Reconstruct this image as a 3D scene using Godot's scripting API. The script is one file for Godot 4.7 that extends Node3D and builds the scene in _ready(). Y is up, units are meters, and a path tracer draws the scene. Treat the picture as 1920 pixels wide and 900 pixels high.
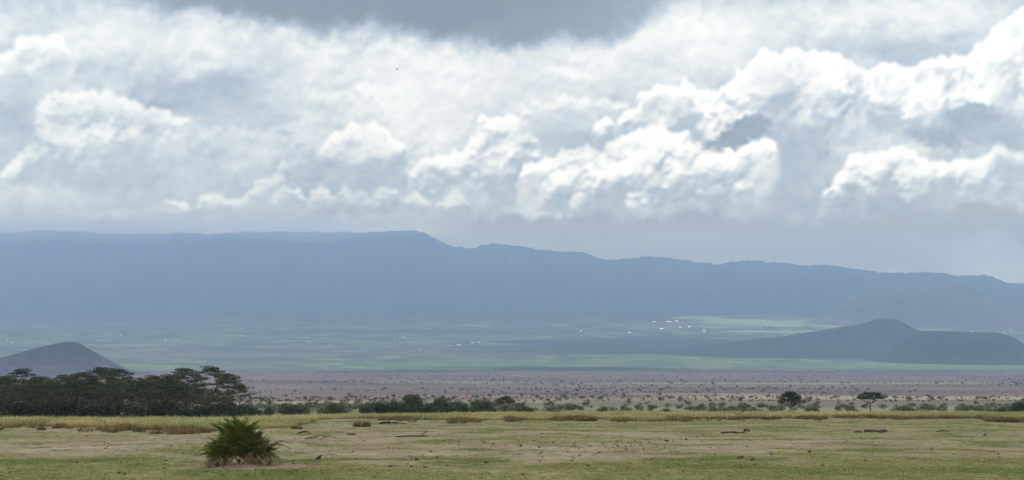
extends Node3D
# A dry savanna plain under broken cloud: palm thicket in front, strip of tall grass, acacia wood on the left, and a hazy mountain behind.

const EYE := 2.6            # metres above the pasture
const FOC := 1805.0         # focal length in pixels of the 1920 x 900 picture
const HOR := 742.0          # its horizon row
const SEED := 7

var rng := RandomNumberGenerator.new()
var n_big := FastNoiseLite.new()
var n_mid := FastNoiseLite.new()
var n_fine := FastNoiseLite.new()
var n_line := FastNoiseLite.new()
var used := {}
var M := {}


func noise(n: FastNoiseLite, freq: float, octaves: int, sd: int, type := FastNoiseLite.TYPE_SIMPLEX_SMOOTH) -> void:
	n.seed = sd
	n.frequency = freq
	n.noise_type = type
	n.fractal_type = FastNoiseLite.FRACTAL_FBM
	n.fractal_octaves = octaves


func lin(r: float, g: float, b: float) -> Color:      # a colour given as linear reflectances
	return Color(r, g, b).linear_to_srgb()


# ------------------------------------------------------------------ naming
func numbered(called: String) -> String:
	var k: int = used.get(called, 0)
	used[called] = k + 1
	return called if k == 0 else "%s_%03d" % [called, k]


func tag(o: Node3D, label := "", category := "", group := "", kind := "") -> Node3D:
	if label: o.set_meta("label", label)
	if category: o.set_meta("category", category)
	if group: o.set_meta("group", group)
	elif o.has_meta("group"): o.remove_meta("group")
	if kind: o.set_meta("kind", kind)
	return o


func base(called: String, where := Vector3.ZERO, turn := 0.0) -> Node3D:
	var o := Node3D.new()
	o.name = numbered(called)
	o.position = where
	o.rotation.y = turn
	add_child(o)
	return o


func part(called: String, mesh: Mesh, mat: Material, parent: Node = null, where := Transform3D()) -> MeshInstance3D:
	var o := MeshInstance3D.new()
	o.name = numbered(called) if parent == null else called
	o.mesh = mesh
	o.material_override = mat
	o.transform = where
	(self if parent == null else parent).add_child(o, true)
	return o


func copy(o: Node3D) -> Node3D:
	var c: Node3D = o.duplicate()
	var called := String(o.name)
	if called.length() > 4 and called.substr(called.length() - 4, 1) == "_" and called.right(3).is_valid_int():
		called = called.left(called.length() - 4)
	c.name = numbered(called)
	add_child(c)
	return c


func scatter(called: String, mesh: Mesh, mat: Material, places: Array, tints: Array) -> MultiMeshInstance3D:
	var mm := MultiMesh.new()
	mm.transform_format = MultiMesh.TRANSFORM_3D
	mm.use_colors = true
	mm.mesh = mesh
	mm.instance_count = places.size()
	for i in places.size():
		mm.set_instance_transform(i, places[i])
		mm.set_instance_color(i, tints[i])
	var o := MultiMeshInstance3D.new()
	o.name = numbered(called)
	o.multimesh = mm
	o.material_override = mat
	o.set_meta("kind", "stuff")
	add_child(o)
	return o


# ------------------------------------------------------------------ the sky: one computed panorama of air and clouds, all round
const SKY_W := 4096
const SKY_H := 2048
const HAZE := 0.00013                       # of the air, per metre
const HAZE_TINT := Color(0.40, 0.61, 1.0)
const AIRLIGHT := Color(0.253, 0.390, 0.612)    # what deep haze looks like under this sky
const SKY_RANGE := 4.5
var s_a := FastNoiseLite.new()
var s_b := FastNoiseLite.new()
var s_c := FastNoiseLite.new()
var s_d := FastNoiseLite.new()
var s_e := FastNoiseLite.new()
var BU := PackedFloat32Array()      # relief of the billows all over the sheet


func sky_tone(l: float) -> Color:          # lightness of a cloud -> its colour (sRGB)
	var stops := [[0.0, 0.0, 0.0, 0.0], [0.52, 0.47, 0.525, 0.59], [0.62, 0.565, 0.625, 0.70], [0.72, 0.665, 0.73, 0.805], [0.80, 0.765, 0.81, 0.86], [0.88, 0.865, 0.89, 0.915], [0.95, 0.945, 0.957, 0.965], [1.0, 1.0, 1.0, 1.0]]
	for i in range(1, stops.size()):
		if l <= stops[i][0] or i == stops.size() - 1:
			var t: float = clampf((l - stops[i - 1][0]) / (stops[i][0] - stops[i - 1][0]), 0.0, 1.0)
			return Color(lerpf(stops[i - 1][1], stops[i][1], t), lerpf(stops[i - 1][2], stops[i][2], t), lerpf(stops[i - 1][3], stops[i][3], t))
	return Color.WHITE


# the sky as it must be above the haze for it to look like c from down here; sheets overhead are thinner and brighter, as under any cloud cover
func above_haze(c: Color, el: float) -> Color:
	var t := exp(-HAZE * minf(2500.0 / maxf(sin(el), 0.02), 15000.0))
	var l := c.srgb_to_linear()
	var up := 1.0 + 1.1 * smoothstep(0.36, 1.1, el)
	l = Color((l.r - AIRLIGHT.r * (1.0 - t)) / t, (l.g - AIRLIGHT.g * (1.0 - t)) / t, (l.b - AIRLIGHT.b * (1.0 - t)) / t) * (up / SKY_RANGE)
	return Color(clampf(l.r, 0.02, 1.0), clampf(l.g, 0.02, 1.0), clampf(l.b, 0.02, 1.0)).linear_to_srgb()


func far_cloud(az: float, el: float) -> float:      # the broken cloud sheet in every other direction
	var y := sin(el)
	var p := Vector3(cos(el) * sin(az), y, -cos(el) * cos(az)) / (maxf(y, 0.0) + 0.22)
	var l := 0.83 + 0.20 * s_d.get_noise_3dv(p * 60.0) + 0.10 * s_d.get_noise_3dv(p * 190.0 + Vector3(40, 9, 3))
	return clampf(lerpf(l, 0.80, smoothstep(0.10, 0.0, y) * 0.7), 0.5, 1.0)


# cumulus heads as [column, row, radius] in the picture's own angles; bases are flat
func puffs(heads: Array, reach: float, levels: int, sd: int) -> Array:
	var r := RandomNumberGenerator.new()
	r.seed = sd
	var all := []
	for h in heads:
		all.append([float(h[0]), float(h[1]), 0.0, float(h[2])])
	var from := 0
	for level in levels:
		var to := all.size()
		for i in range(from, to):
			var c: Array = all[i]
			for k in (7 if level == 0 else 6 if level == 1 else 4):
				if c[3] < 7.0: continue
				var a := r.randf_range(-0.35, PI + 0.35)
				var tilt := r.randf_range(0.15, 1.0)
				var d: float = c[3] * reach * r.randf_range(0.75, 1.0)
				all.append([c[0] + cos(a) * d * tilt * 1.06, c[1] - sin(a) * d * tilt, c[2] + d * sqrt(maxf(0.0, 1.0 - tilt * tilt)), c[3] * r.randf_range(0.26, 0.5)])
		from = to
	return all


var wx0 := 0
var wy0 := 0
var ww := 0
var wh := 0
var PX := PackedFloat32Array()      # picture column and row of each texel of the window
var PY := PackedFloat32Array()
var QX := PackedFloat32Array()      # the same, bent by noise
var QY := PackedFloat32Array()
var RX := PackedFloat32Array()      # bent more crisply, for the cumulus heads
var RY := PackedFloat32Array()
var SL := PackedFloat32Array()      # lightness


func window_box(x: float, y: float, rx: float, ry: float) -> Array:
	var i0 := int((atan((x - rx - 960.0) / FOC) / TAU + 0.5) * SKY_W) - wx0 - 2
	var i1 := int((atan((x + rx - 960.0) / FOC) / TAU + 0.5) * SKY_W) - wx0 + 3
	var top := atan((HOR - y + ry) / FOC)
	var low := atan((HOR - y - ry) / FOC * 0.8) if y + ry < HOR else atan((HOR - y - ry) / FOC)
	var j0 := int((0.5 - top / PI) * SKY_H) - wy0 - 2
	var j1 := int((0.5 - low / PI) * SKY_H) - wy0 + 3
	return [maxi(i0, 0), mini(i1, ww), maxi(j0, 0), mini(j1, wh)]


func stroke(x: float, y: float, rx: float, ry: float, value: float, strength: float, hard := 1.0) -> void:
	var b := window_box(x, y, rx * 2.3 + 40, ry * 2.3 + 40)
	for j in range(b[2], b[3]):
		for i in range(b[0], b[1]):
			var k := j * ww + i
			var dx := ((RX[k] if hard >= 2.0 else QX[k]) - x) / rx
			var dy := ((RY[k] if hard >= 2.0 else QY[k]) - y) / ry
			var w := exp(-pow(dx * dx + dy * dy, hard)) * strength
			if w > 0.004:
				SL[k] = lerpf(SL[k], value, w)


func heap(heads: Array, sd: int, bright: float, dark: float, base_row: float, tall: float, soft: float, cover := 1.0) -> void:
	var lo_x := 1e9
	var hi_x := -1e9
	var lo_y := 1e9
	for h in heads:
		lo_x = minf(lo_x, h[0] - h[2] * 2.2)
		hi_x = maxf(hi_x, h[0] + h[2] * 2.2)
		lo_y = minf(lo_y, h[1] - h[2] * 2.2)
	var b := window_box((lo_x + hi_x) / 2, (lo_y + base_row + 40) / 2, (hi_x - lo_x) / 2, (base_row + 40 - lo_y) / 2)
	var w: int = b[1] - b[0]
	var h_: int = b[3] - b[2]
	if w < 4 or h_ < 4:
		return
	var H := PackedFloat32Array()
	H.resize(w * h_)
	H.fill(-1000.0)
	for c in puffs(heads, 0.86, 3, sd):
		var cx: float = c[0]
		var cy: float = c[1]
		var cz: float = c[2]
		var r: float = c[3]
		var q := window_box(cx, cy, r + 14, r + 14)
		for j in range(maxi(q[2], b[2]), mini(q[3], b[3])):
			for i in range(maxi(q[0], b[0]), mini(q[1], b[1])):
				var k := j * ww + i
				var dx := RX[k] - cx
				var dy := RY[k] - cy
				var d2 := r * r - dx * dx - dy * dy
				if d2 > 0.0:
					var z := cz + sqrt(d2)
					var at: int = (j - b[2]) * w + i - b[0]
					if z > H[at]:
						H[at] = z
	for j in h_:                                         # the grain of the heads
		for i in w:
			var at := j * w + i
			if H[at] > -900.0:
				var k: int = (j + b[2]) * ww + i + b[0]
				H[at] += 9.0 * s_b.get_noise_2d(PX[k], PY[k]) + 3.0 * s_c.get_noise_2d(PX[k], PY[k])
	var A := PackedFloat32Array()                        # coverage, then softened
	A.resize(w * h_)
	for at in w * h_:
		A[at] = 1.0 if H[at] > -900.0 else 0.0
	for j in range(1, h_):                               # the body hangs below its heads down to the level base
		for i in range(1, w - 1):
			var at := j * w + i
			var over := (A[at - w - 1] + A[at - w] + A[at - w + 1]) / 3.0
			if A[at] < 1.0 and over > 0.02:
				var k: int = (j + b[2]) * ww + i + b[0]
				A[at] = minf(over * (0.975 - 0.06 * s_b.get_noise_2d(PX[k], PY[k])), 1.0)
				H[at] = maxf((maxf(H[at - w - 1], 0.0) + maxf(H[at - w], 0.0) + maxf(H[at - w + 1], 0.0)) / 3.0 - 0.5, 0.0)
	A = blur(A, w, h_, 1)
	var wide := blur(blur(A, w, h_, 5), w, h_, 5)
	var Hs := PackedFloat32Array()
	Hs.resize(w * h_)
	for at in w * h_:
		Hs[at] = maxf(H[at], -20.0)
	Hs = blur(Hs, w, h_, 1)
	var Hw := blur(blur(Hs, w, h_, 4), w, h_, 4)
	for j in range(3, h_ - 3):
		for i in range(3, w - 3):
			var at := j * w + i
			if A[at] <= 0.01:
				continue
			var k: int = (j + b[2]) * ww + i + b[0]
			var gx := clampf((Hs[at + 1] - Hs[at - 1]) / 6.0, -2.5, 2.5)
			var gy := clampf((Hs[at + w] - Hs[at - w]) / 6.0, -2.5, 2.5)
			var wgx := clampf((Hw[at + 3] - Hw[at - 3]) / 18.0, -2.5, 2.5)
			var wgy := clampf((Hw[at + w * 3] - Hw[at - w * 3]) / 18.0, -2.5, 2.5)
			var lit := (gx * 0.35 + gy * 0.75 + 0.55) / sqrt(1.0 + gx * gx + gy * gy)        # light from above and a little to the left
			var lit_w := (wgx * 0.30 + wgy * 0.85 + 0.5) / sqrt(1.0 + wgx * wgx + wgy * wgy)
			var depth := clampf((base_row - PY[k]) / tall, 0.0, 1.0)                          # low parts are in the cloud's own shade
			var edge := (1.0 - smoothstep(0.55, 1.0, wide[at])) * smoothstep(-0.3, 0.5, gy)                                 # thin rims glow
			var open := Hs[at] - Hw[at]
			var t := 0.09 + 0.30 * lit + 0.34 * lit_w + 0.46 * (depth - 0.5) + 0.24 * edge + clampf(open * 0.012, -0.16, 0.12) + 0.34 * s_a.get_noise_2d(PX[k] * 1.5, PY[k] * 1.5) + 0.7 * relief(k)
			var l := lerpf(dark, bright - 0.03 + 0.03 * edge, smoothstep(0.0, 1.05, t))
			var a := A[at] * smoothstep(soft, soft * 0.2, PY[k] - base_row + 14.0 * s_b.get_noise_2d(PX[k], PY[k])) * cover
			a *= smoothstep(0.0, 0.4, wide[at] + 0.1)
			SL[k] = lerpf(SL[k], l, a)


func relief(k: int) -> float:            # light from above on the billows' own relief
	var down := mini(k + 2 * ww, ww * wh - 1)
	var over := maxi(k - 2 * ww, 0)
	return clampf(BU[down] - BU[over] + 0.35 * (BU[mini(k + 2, ww * wh - 1)] - BU[maxi(k - 2, 0)]) , -0.35, 0.35) + 0.25 * BU[k]


func blur(a: PackedFloat32Array, w: int, h: int, r: int) -> PackedFloat32Array:
	var t := PackedFloat32Array()
	t.resize(w * h)
	var o := PackedFloat32Array()
	o.resize(w * h)
	var n := 2 * r + 1
	for j in h:
		var s := 0.0
		for i in range(-r, r + 1):
			s += a[j * w + clampi(i, 0, w - 1)]
		for i in w:
			t[j * w + i] = s / n
			s += a[j * w + mini(i + r + 1, w - 1)] - a[j * w + maxi(i - r, 0)]
	for i in w:
		var s := 0.0
		for j in range(-r, r + 1):
			s += t[clampi(j, 0, h - 1) * w + i]
		for j in h:
			o[j * w + i] = s / n
			s += t[mini(j + r + 1, h - 1) * w + i] - t[maxi(j - r, 0) * w + i]
	return o


func build_sky() -> ImageTexture:
	noise(s_a, 1.0 / 170.0, 4, 11)
	noise(s_b, 1.0 / 46.0, 3, 12)
	noise(s_c, 1.0 / 17.0, 2, 13)
	noise(s_d, 1.0 / 60.0, 5, 14)
	s_e.seed = 15
	s_e.noise_type = FastNoiseLite.TYPE_CELLULAR
	s_e.cellular_return_type = FastNoiseLite.RETURN_DISTANCE
	s_e.cellular_distance_function = FastNoiseLite.DISTANCE_EUCLIDEAN_SQUARED
	s_e.frequency = 1.0 / 120.0
	s_e.fractal_type = FastNoiseLite.FRACTAL_FBM
	s_e.fractal_octaves = 4
	s_e.fractal_gain = 0.42
	# all round, coarse
	var small := Image.create_empty(512, 256, false, Image.FORMAT_RGB8)
	for j in 256:
		for i in 512:
			var el := (0.5 - (j + 0.5) / 256.0) * PI
			small.set_pixel(i, j, above_haze(sky_tone(far_cloud(((i + 0.5) / 512.0 - 0.5) * TAU, maxf(el, 0.0))), el))
	small.resize(SKY_W, SKY_H, Image.INTERPOLATE_CUBIC)
	# the part ahead, fine
	wx0 = int((-0.70 / TAU + 0.5) * SKY_W)
	ww = int(1.40 / TAU * SKY_W)
	wy0 = int((0.5 - 0.56 / PI) * SKY_H)
	wh = SKY_H / 2 - wy0
	var n := ww * wh
	PX.resize(n); PY.resize(n); QX.resize(n); QY.resize(n); RX.resize(n); RY.resize(n); SL.resize(n)
	for j in wh:
		var el := (0.5 - (j + wy0 + 0.5) / SKY_H) * PI
		for i in ww:
			var az := ((i + wx0 + 0.5) / SKY_W - 0.5) * TAU
			var k := j * ww + i
			var x := 960.0 + FOC * tan(az)
			var y := HOR - FOC * tan(el) / cos(az)
			PX[k] = x
			PY[k] = y
			QX[k] = x + 30.0 * s_a.get_noise_2d(x, y) + 9.0 * s_b.get_noise_2d(x, y) + 2.5 * s_c.get_noise_2d(x, y)
			QY[k] = y + 26.0 * s_a.get_noise_2d(x + 900, y) + 8.0 * s_b.get_noise_2d(x + 900, y) + 2.5 * s_c.get_noise_2d(x + 900, y)
			RX[k] = x + 16.0 * s_a.get_noise_2d(x, y) + 15.0 * s_b.get_noise_2d(x, y) + 6.0 * s_c.get_noise_2d(x, y)
			RY[k] = y + 14.0 * s_a.get_noise_2d(x + 900, y) + 13.0 * s_b.get_noise_2d(x + 900, y) + 6.0 * s_c.get_noise_2d(x + 900, y)
			SL[k] = 0.83 + 0.09 * s_a.get_noise_2d(x * 0.7, y * 1.1 + 300) + 0.03 * s_b.get_noise_2d(x, y * 1.5)
	BU.resize(n)
	for k in n:
		BU[k] = -s_e.get_noise_2d(RX[k] + 10.0 * s_b.get_noise_2d(PX[k], PY[k]), RY[k] * 1.25)
	BU = blur(BU, ww, wh, 1)
	paint_sky()
	var near_ := blur(SL, ww, wh, 2)                     # bring the billows' edges out
	var wide_ := blur(blur(SL, ww, wh, 9), ww, wh, 9)
	for k in n:
		var crisp := smoothstep(445.0, 400.0, PY[k])
		SL[k] += crisp * (0.5 * (SL[k] - near_[k]) + 0.24 * (SL[k] - wide_[k]))
	for j in wh:
		var el := (0.5 - (j + wy0 + 0.5) / SKY_H) * PI
		for i in ww:
			var k := j * ww + i
			var fade := smoothstep(0.0, 70.0, minf(minf(i, ww - i), j))
			var at := Vector2i(i + wx0, j + wy0)
			var c := above_haze(sky_tone(clampf(SL[k], 0.45, 1.0)), el)
			small.set_pixelv(at, small.get_pixelv(at).lerp(c, fade) if fade < 1.0 else c)
	return ImageTexture.create_from_image(small)


func paint_sky() -> void:
	# far, soft sheets
	for s in [[250, 75, 200, 45, .87, .8], [400, 100, 90, 30, .91, .6], [800, 150, 190, 70, .895, .95], [820, 235, 110, 35, .905, .8], [640, 160, 110, 40, .90, .5], [1150, 75, 230, 55, .925, .8], [1120, 150, 140, 22, .84, .7],
			[1060, 140, 60, 12, .94, .6], [1330, 60, 120, 60, .93, .7], [1500, 20, 250, 22, .90, .6], [1700, 30, 160, 25, .93, .6], [1660, 92, 130, 26, .745, .95], [1560, 80, 90, 18, .80, .6], [1780, 105, 90, 22, .78, .7],
			[170, 130, 75, 26, .75, .9], [20, 215, 75, 110, .72, .95], [390, 168, 125, 48, .70, .97], [310, 190, 90, 28, .72, .8], [480, 205, 160, 22, .77, .7], [560, 140, 70, 40, .81, .6],
			[300, 350, 330, 55, .745, .95], [60, 400, 200, 30, .78, .8], [600, 340, 150, 70, .77, .8], [880, 340, 160, 60, .82, .6], [1090, 255, 130, 36, .755, .9], [1220, 250, 120, 22, .77, .6], [1010, 180, 90, 12, .83, .6],
			[1480, 320, 130, 100, .73, .9], [1900, 360, 120, 80, .745, .8]]:
		stroke(s[0], s[1], s[2], s[3], s[4], s[5])
	# billows over all of it, stronger on the left and in the middle
	for k in ww * wh:
		var amount := 0.24 * smoothstep(-20.0, 60.0, PY[k]) * smoothstep(440.0, 330.0, PY[k]) * (0.6 + 0.8 * s_a.get_noise_2d(PX[k] * 0.8 + 50, PY[k] * 0.8)) * lerpf(1.0, 0.7, smoothstep(900.0, 1200.0, PX[k]))
		SL[k] += amount * relief(k)
	# left heaps, veiled
	heap([[55, 92, 36], [100, 95, 30], [20, 130, 36], [70, 130, 30]], 21, .975, .82, 175, 120, 40, .85)
	heap([[110, 225, 40], [150, 215, 46], [205, 220, 44], [255, 225, 32], [295, 228, 26], [330, 232, 20], [100, 280, 44], [180, 280, 60], [60, 300, 30], [30, 325, 26], [250, 270, 36]], 22, .945, .77, 345, 190, 60, .85)
	heap([[400, 270, 26], [450, 258, 30], [520, 262, 26], [560, 270, 30], [610, 285, 26], [480, 310, 40]], 23, .875, .76, 350, 140, 60, .55)
	heap([[640, 275, 26], [670, 262, 28], [705, 258, 28], [725, 285, 30], [690, 310, 42], [620, 300, 30], [560, 335, 34], [650, 340, 40], [735, 330, 26]], 24, .965, .735, 372, 150, 40, .85)
	heap([[900, 280, 22], [925, 240, 20], [955, 240, 24], [978, 262, 18], [960, 290, 30], [905, 310, 28], [870, 300, 26], [840, 320, 30], [800, 335, 30], [940, 330, 40]], 25, .985, .745, 395, 190, 40, .9)
	heap([[490, 362, 16], [505, 345, 18], [540, 372, 22], [600, 380, 24], [660, 372, 24], [720, 370, 22], [780, 382, 24], [850, 385, 24], [400, 385, 22], [330, 395, 22], [450, 392, 24]], 26, .90, .755, 412, 90, 20, .8)
	# the upper band behind the right heaps
	heap([[985, 215, 16], [1020, 210, 18], [1060, 205, 20], [1100, 198, 22], [1140, 196, 18], [1165, 205, 12]], 27, .93, .82, 232, 60, 18, .9)
	# right: two tall heaps, then the low one before them
	heap([[1215, 190, 20], [1245, 188, 26], [1290, 180, 27], [1330, 188, 28], [1270, 215, 40], [1190, 235, 24], [1130, 240, 20], [1330, 220, 36], [1360, 180, 20]], 28, 1.0, .765, 300, 140, 40)
	heap([[1600, 165, 24], [1635, 150, 24], [1670, 140, 22], [1700, 150, 28], [1745, 140, 30], [1790, 132, 27], [1830, 125, 26], [1850, 100, 22], [1872, 75, 22], [1890, 52, 22], [1915, 38, 24], [1900, 110, 60], [1950, 90, 60], [1660, 200, 46], [1740, 200, 60], [1850, 190, 70], [1990, 150, 80]], 29, 1.0, .765, 330, 230, 60)
	heap([[1380, 168, 26], [1405, 142, 24], [1440, 124, 26], [1480, 118, 24], [1520, 124, 26], [1555, 118, 20], [1580, 128, 20], [1600, 140, 14], [1400, 190, 46], [1460, 180, 60], [1530, 180, 60], [1420, 250, 50], [1500, 250, 60], [1370, 225, 36]], 30, 1.0, .75, 330, 200, 60)
	stroke(1485, 285, 62, 95, .735, .92, 1.4)
	stroke(1440, 345, 95, 50, .74, .75, 1.3)
	stroke(1700, 250, 50, 30, .86, .5)
	heap([[1000, 318, 16], [1022, 308, 20], [1060, 300, 24], [1105, 300, 28], [1150, 290, 30], [1195, 280, 30], [1235, 270, 28], [1280, 285, 34], [1060, 345, 42], [1130, 345, 52], [1210, 330, 56], [1280, 335, 44], [1330, 320, 34], [1370, 305, 30], [1405, 290, 24], [1435, 280, 16], [1330, 365, 30], [1390, 350, 20], [1080, 385, 30], [1200, 385, 34]], 31, .995, .745, 412, 150, 18)
	heap([[1570, 365, 26], [1592, 335, 24], [1610, 312, 22], [1640, 305, 22], [1680, 302, 26], [1715, 312, 24], [1650, 340, 44], [1720, 345, 40], [1770, 330, 30], [1800, 312, 28], [1840, 330, 30], [1870, 350, 26], [1880, 300, 30], [1560, 390, 22], [1700, 380, 30]], 32, .975, .75, 412, 130, 22)
	# dark ragged scud before them
	stroke(1345, 262, 40, 15, .68, .9, 2.5)
	stroke(1395, 245, 42, 26, .67, .97, 3.0)
	stroke(1425, 240, 26, 20, .68, .9, 2.5)
	stroke(1820, 222, 54, 28, .70, .95, 2.5)
	stroke(1770, 255, 75, 22, .70, .9, 2.0)
	stroke(1880, 255, 60, 26, .72, .85, 1.8)
	stroke(1800, 285, 40, 10, .74, .6, 1.4)
	stroke(1900, 330, 50, 60, .76, .7)
	stroke(840, 325, 50, 12, .76, .7)
	stroke(650, 330, 90, 24, .755, .6)
	stroke(640, 388, 110, 16, .715, .85)
	stroke(250, 335, 150, 32, .735, .55)
	stroke(620, 322, 85, 26, .73, .6)
	stroke(390, 170, 100, 34, .715, .6)
	stroke(40, 235, 50, 60, .725, .6)
	stroke(1080, 262, 80, 22, .735, .6)
	stroke(480, 215, 120, 14, .76, .5)
	stroke(300, 400, 220, 16, .755, .5)
	# level bases and the rain-grey air under them
	for x in range(-300, 2400, 60):
		var right := smoothstep(600.0, 1000.0, x)
		stroke(x, 428 + 8 * sin(x * 0.013), 70, lerpf(16, 24, right), lerpf(.775, .695, right), lerpf(.6, .85, right))
		if x > 700:
			stroke(x, 480, 75, 48, .705, .9)
	for x in range(-200, 800, 55):                      # the cloud base sinks on to the mountain
		stroke(x, 434, 60, 17, .775, .6)
		stroke(x + 20, 408, 60, 12, .755 + 0.02 * sin(x * 0.05), .4)
	stroke(700, 320, 60, 34, .745, .6)
	stroke(560, 320, 40, 26, .735, .6)
	stroke(900, 352, 70, 22, .755, .6)
	stroke(1180, 392, 120, 14, .755, .6)
	stroke(1330, 385, 60, 20, .745, .6)
	stroke(1700, 388, 130, 16, .735, .7)
	stroke(1250, 210, 50, 16, .83, .5)
	stroke(1450, 150, 45, 26, .86, .6)
	stroke(1600, 392, 120, 20, .70, .7)
	stroke(1850, 408, 140, 22, .69, .8)
	stroke(1500, 385, 70, 30, .72, .7)
	stroke(1880, 475, 130, 30, .765, .8)
	stroke(1905, 510, 90, 24, .80, .8)
	stroke(1000, 405, 60, 10, .87, .6)
	stroke(120, 418, 250, 12, .82, .5)
	for k in ww * wh:                                    # the finest curdling
		SL[k] += (0.022 * s_b.get_noise_2d(PX[k] + 77, PY[k] * 1.4) + 0.007 * s_c.get_noise_2d(PX[k] + 33, PY[k] * 1.3)) * smoothstep(450.0, 400.0, PY[k])
	# the heavy dark cloud overhead
	for s in [[350, -4, 120, 24, .66, .95], [470, 6, 130, 32, .62, .95], [560, 8, 130, 40, .60, .95], [660, 12, 140, 48, .60, .95], [800, 22, 130, 52, .57, .95], [930, 30, 110, 56, .56, .95], [1040, 10, 120, 52, .60, .9], [960, 66, 90, 28, .60, .9], [1080, 36, 100, 40, .60, .85], [1150, 0, 110, 44, .64, .85], [820, -60, 520, 75, .55, .95], [190, -8, 40, 12, .76, .7]]:
		stroke(s[0], s[1], s[2], s[3], s[4], s[5], 1.5)


# ------------------------------------------------------------------ the lie of the land (x across, d ahead)
const FALL := [[0.0, 0.0], [300.0, -1.75], [500.0, -1.5], [800.0, 0.0], [1200.0, 5.2], [2000.0, 24.8], [3000.0, 59.0], [4500.0, 125.0], [5200.0, 170.0], [6000.0, 248.0], [7500.0, 426.0], [9000.0, 660.0], [10500.0, 890.0], [12500.0, 1250.0]]


func along(table: Array, t: float) -> float:        # a smooth run through [place, value] pairs
	var n := table.size()
	if t <= table[0][0]:
		return table[0][1]
	if t >= table[n - 1][0]:
		return table[n - 1][1]
	var i := 1
	while table[i][0] < t:
		i += 1
	var a: Array = table[i - 1]
	var b: Array = table[i]
	var pa: Array = table[maxi(i - 2, 0)]
	var pb: Array = table[mini(i + 1, n - 1)]
	var w: float = b[0] - a[0]
	var ma: float = (b[1] - pa[1]) / (b[0] - pa[0])
	var mb: float = (pb[1] - a[1]) / (pb[0] - a[0])
	var u: float = (t - a[0]) / w
	var u2 := u * u
	var u3 := u2 * u
	return (2 * u3 - 3 * u2 + 1) * a[1] + (u3 - 2 * u2 + u) * w * ma + (-2 * u3 + 3 * u2) * b[1] + (u3 - u2) * w * mb


func straight(table: Array, t: float) -> float:
	for i in range(1, table.size()):
		if t <= table[i][0]:
			return lerpf(table[i - 1][1], table[i][1], clampf((t - table[i - 1][0]) / (table[i][0] - table[i - 1][0]), 0.0, 1.0))
	return table[table.size() - 1][1]


func height(x: float, d: float) -> float:
	var h := 0.0
	if d < 320.0:
		h = 0.0
		var crest := lerpf(84.0, 122.0, smoothstep(-42.0, 6.0, x))
		h = -1.75 * smoothstep(crest, crest + 80.0, d)
		h += 0.16 * exp(-pow((x + 9.55) / 0.9, 2.0) - pow((d - 34.6) / 0.7, 2.0))
		h += 0.10 * n_mid.get_noise_2d(x * 0.5, d * 0.5) + 0.035 * n_mid.get_noise_2d(x * 2.6, d * 2.6)
	else:
		h = along(FALL, d)
		h += smoothstep(320.0, 900.0, d) * (0.0015 * d * n_big.get_noise_2d(x * 0.35, d * 0.35))
	return h


func spot(px: float, d: float, up := 0.0) -> Vector3:      # a place on the land, d metres ahead in the direction of a picture column
	var x := (px - 960.0) / FOC * d
	return Vector3(x, height(x, d) + up, -d)


func distance_of_row(py: float) -> float:              # how far ahead the land meets a picture row
	var lo := 330.0 if py < 772.0 else 20.0
	var hi := 12400.0 if py < 772.0 else 130.0
	for i in 40:
		var m := (lo + hi) / 2
		var y := HOR - (along(FALL, m) - EYE) / m * FOC if py < 772.0 else HOR + EYE / m * FOC
		if y > py: lo = m
		else: hi = m
	return lo


func land(px: float, py: float) -> Vector3:
	return spot(px, distance_of_row(py))


# tracts of ground with a cover of their own: [column, row, half width, half height in the picture, cover, strength]
const TRACTS := [
	[1310, 596, 50, 3, 5, .7], [1530, 603, 70, 4, 5, .9], [1590, 610, 70, 4, 5, .9], [1450, 621, 130, 2.5, 5, .8], [1740, 620, 60, 4, 5, .8], [1480, 600, 120, 10, 3, .35], [1400, 603, 75, 6, 5, 1.0], [1460, 608, 60, 4, 5, .9], [1350, 612, 60, 2, 5, .6], [1640, 600, 60, 3, 5, .6],
	[1350, 606, 130, 7, 3, .3], [1225, 612, 80, 7, 3, .4], [1740, 618, 60, 5, 0, .7], [1850, 612, 90, 6, 3, .5], [1900, 605, 60, 4, 0, .5],
	[440, 632, 90, 2.2, 0, .55], [330, 640, 90, 3, 0, .6], [250, 648, 70, 3, 3, .5], [290, 623, 40, 1.4, 0, .4], [60, 643, 60, 4, 0, .5], [10, 634, 40, 2, 3, .4], [640, 640, 70, 3, 0, .5], [720, 644, 90, 3, 0, .5], [560, 650, 120, 4, 2, .5],
	[980, 622, 40, 1.6, 0, .5], [930, 636, 60, 2, 0, .5], [1020, 635, 60, 2, 3, .4], [860, 630, 90, 2.2, 0, .3], [380, 665, 260, 8, 2, .5], [700, 662, 160, 5, 2, .3],
	[520, 684, 420, 8, 0, .2], [950, 681, 330, 6, 0, .38], [1270, 672, 120, 6, 0, .5], [1500, 684, 260, 6, 0, .4], [1800, 688, 220, 5, 0, .6], [130, 690, 300, 5, 0, .5],
	[1250, 645, 330, 12, 1, .9], [1060, 656, 220, 10, 1, .7], [1450, 655, 200, 14, 1, .8], [840, 620, 300, 5, 1, .5],
	[1080, 692, 210, 4, 1, .9], [760, 697, 160, 3, 1, .7], [1500, 697, 420, 1.6, 1, .6],
	[1540, 719, 420, 1.6, 3, .6], [860, 717, 170, 1.4, 3, .6], [1700, 745, 380, 5, 3, .75], [1350, 738, 200, 1.6, 3, .5], [1600, 731, 420, 4, 4, .6], [1250, 727, 260, 3, 4, .5], [700, 728, 200, 5, 4, .3],
	[1300, 748, 300, 2, 3, .4], [600, 755, 160, 5, 3, .6], [960, 752, 160, 3, 3, .4],
]
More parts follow.
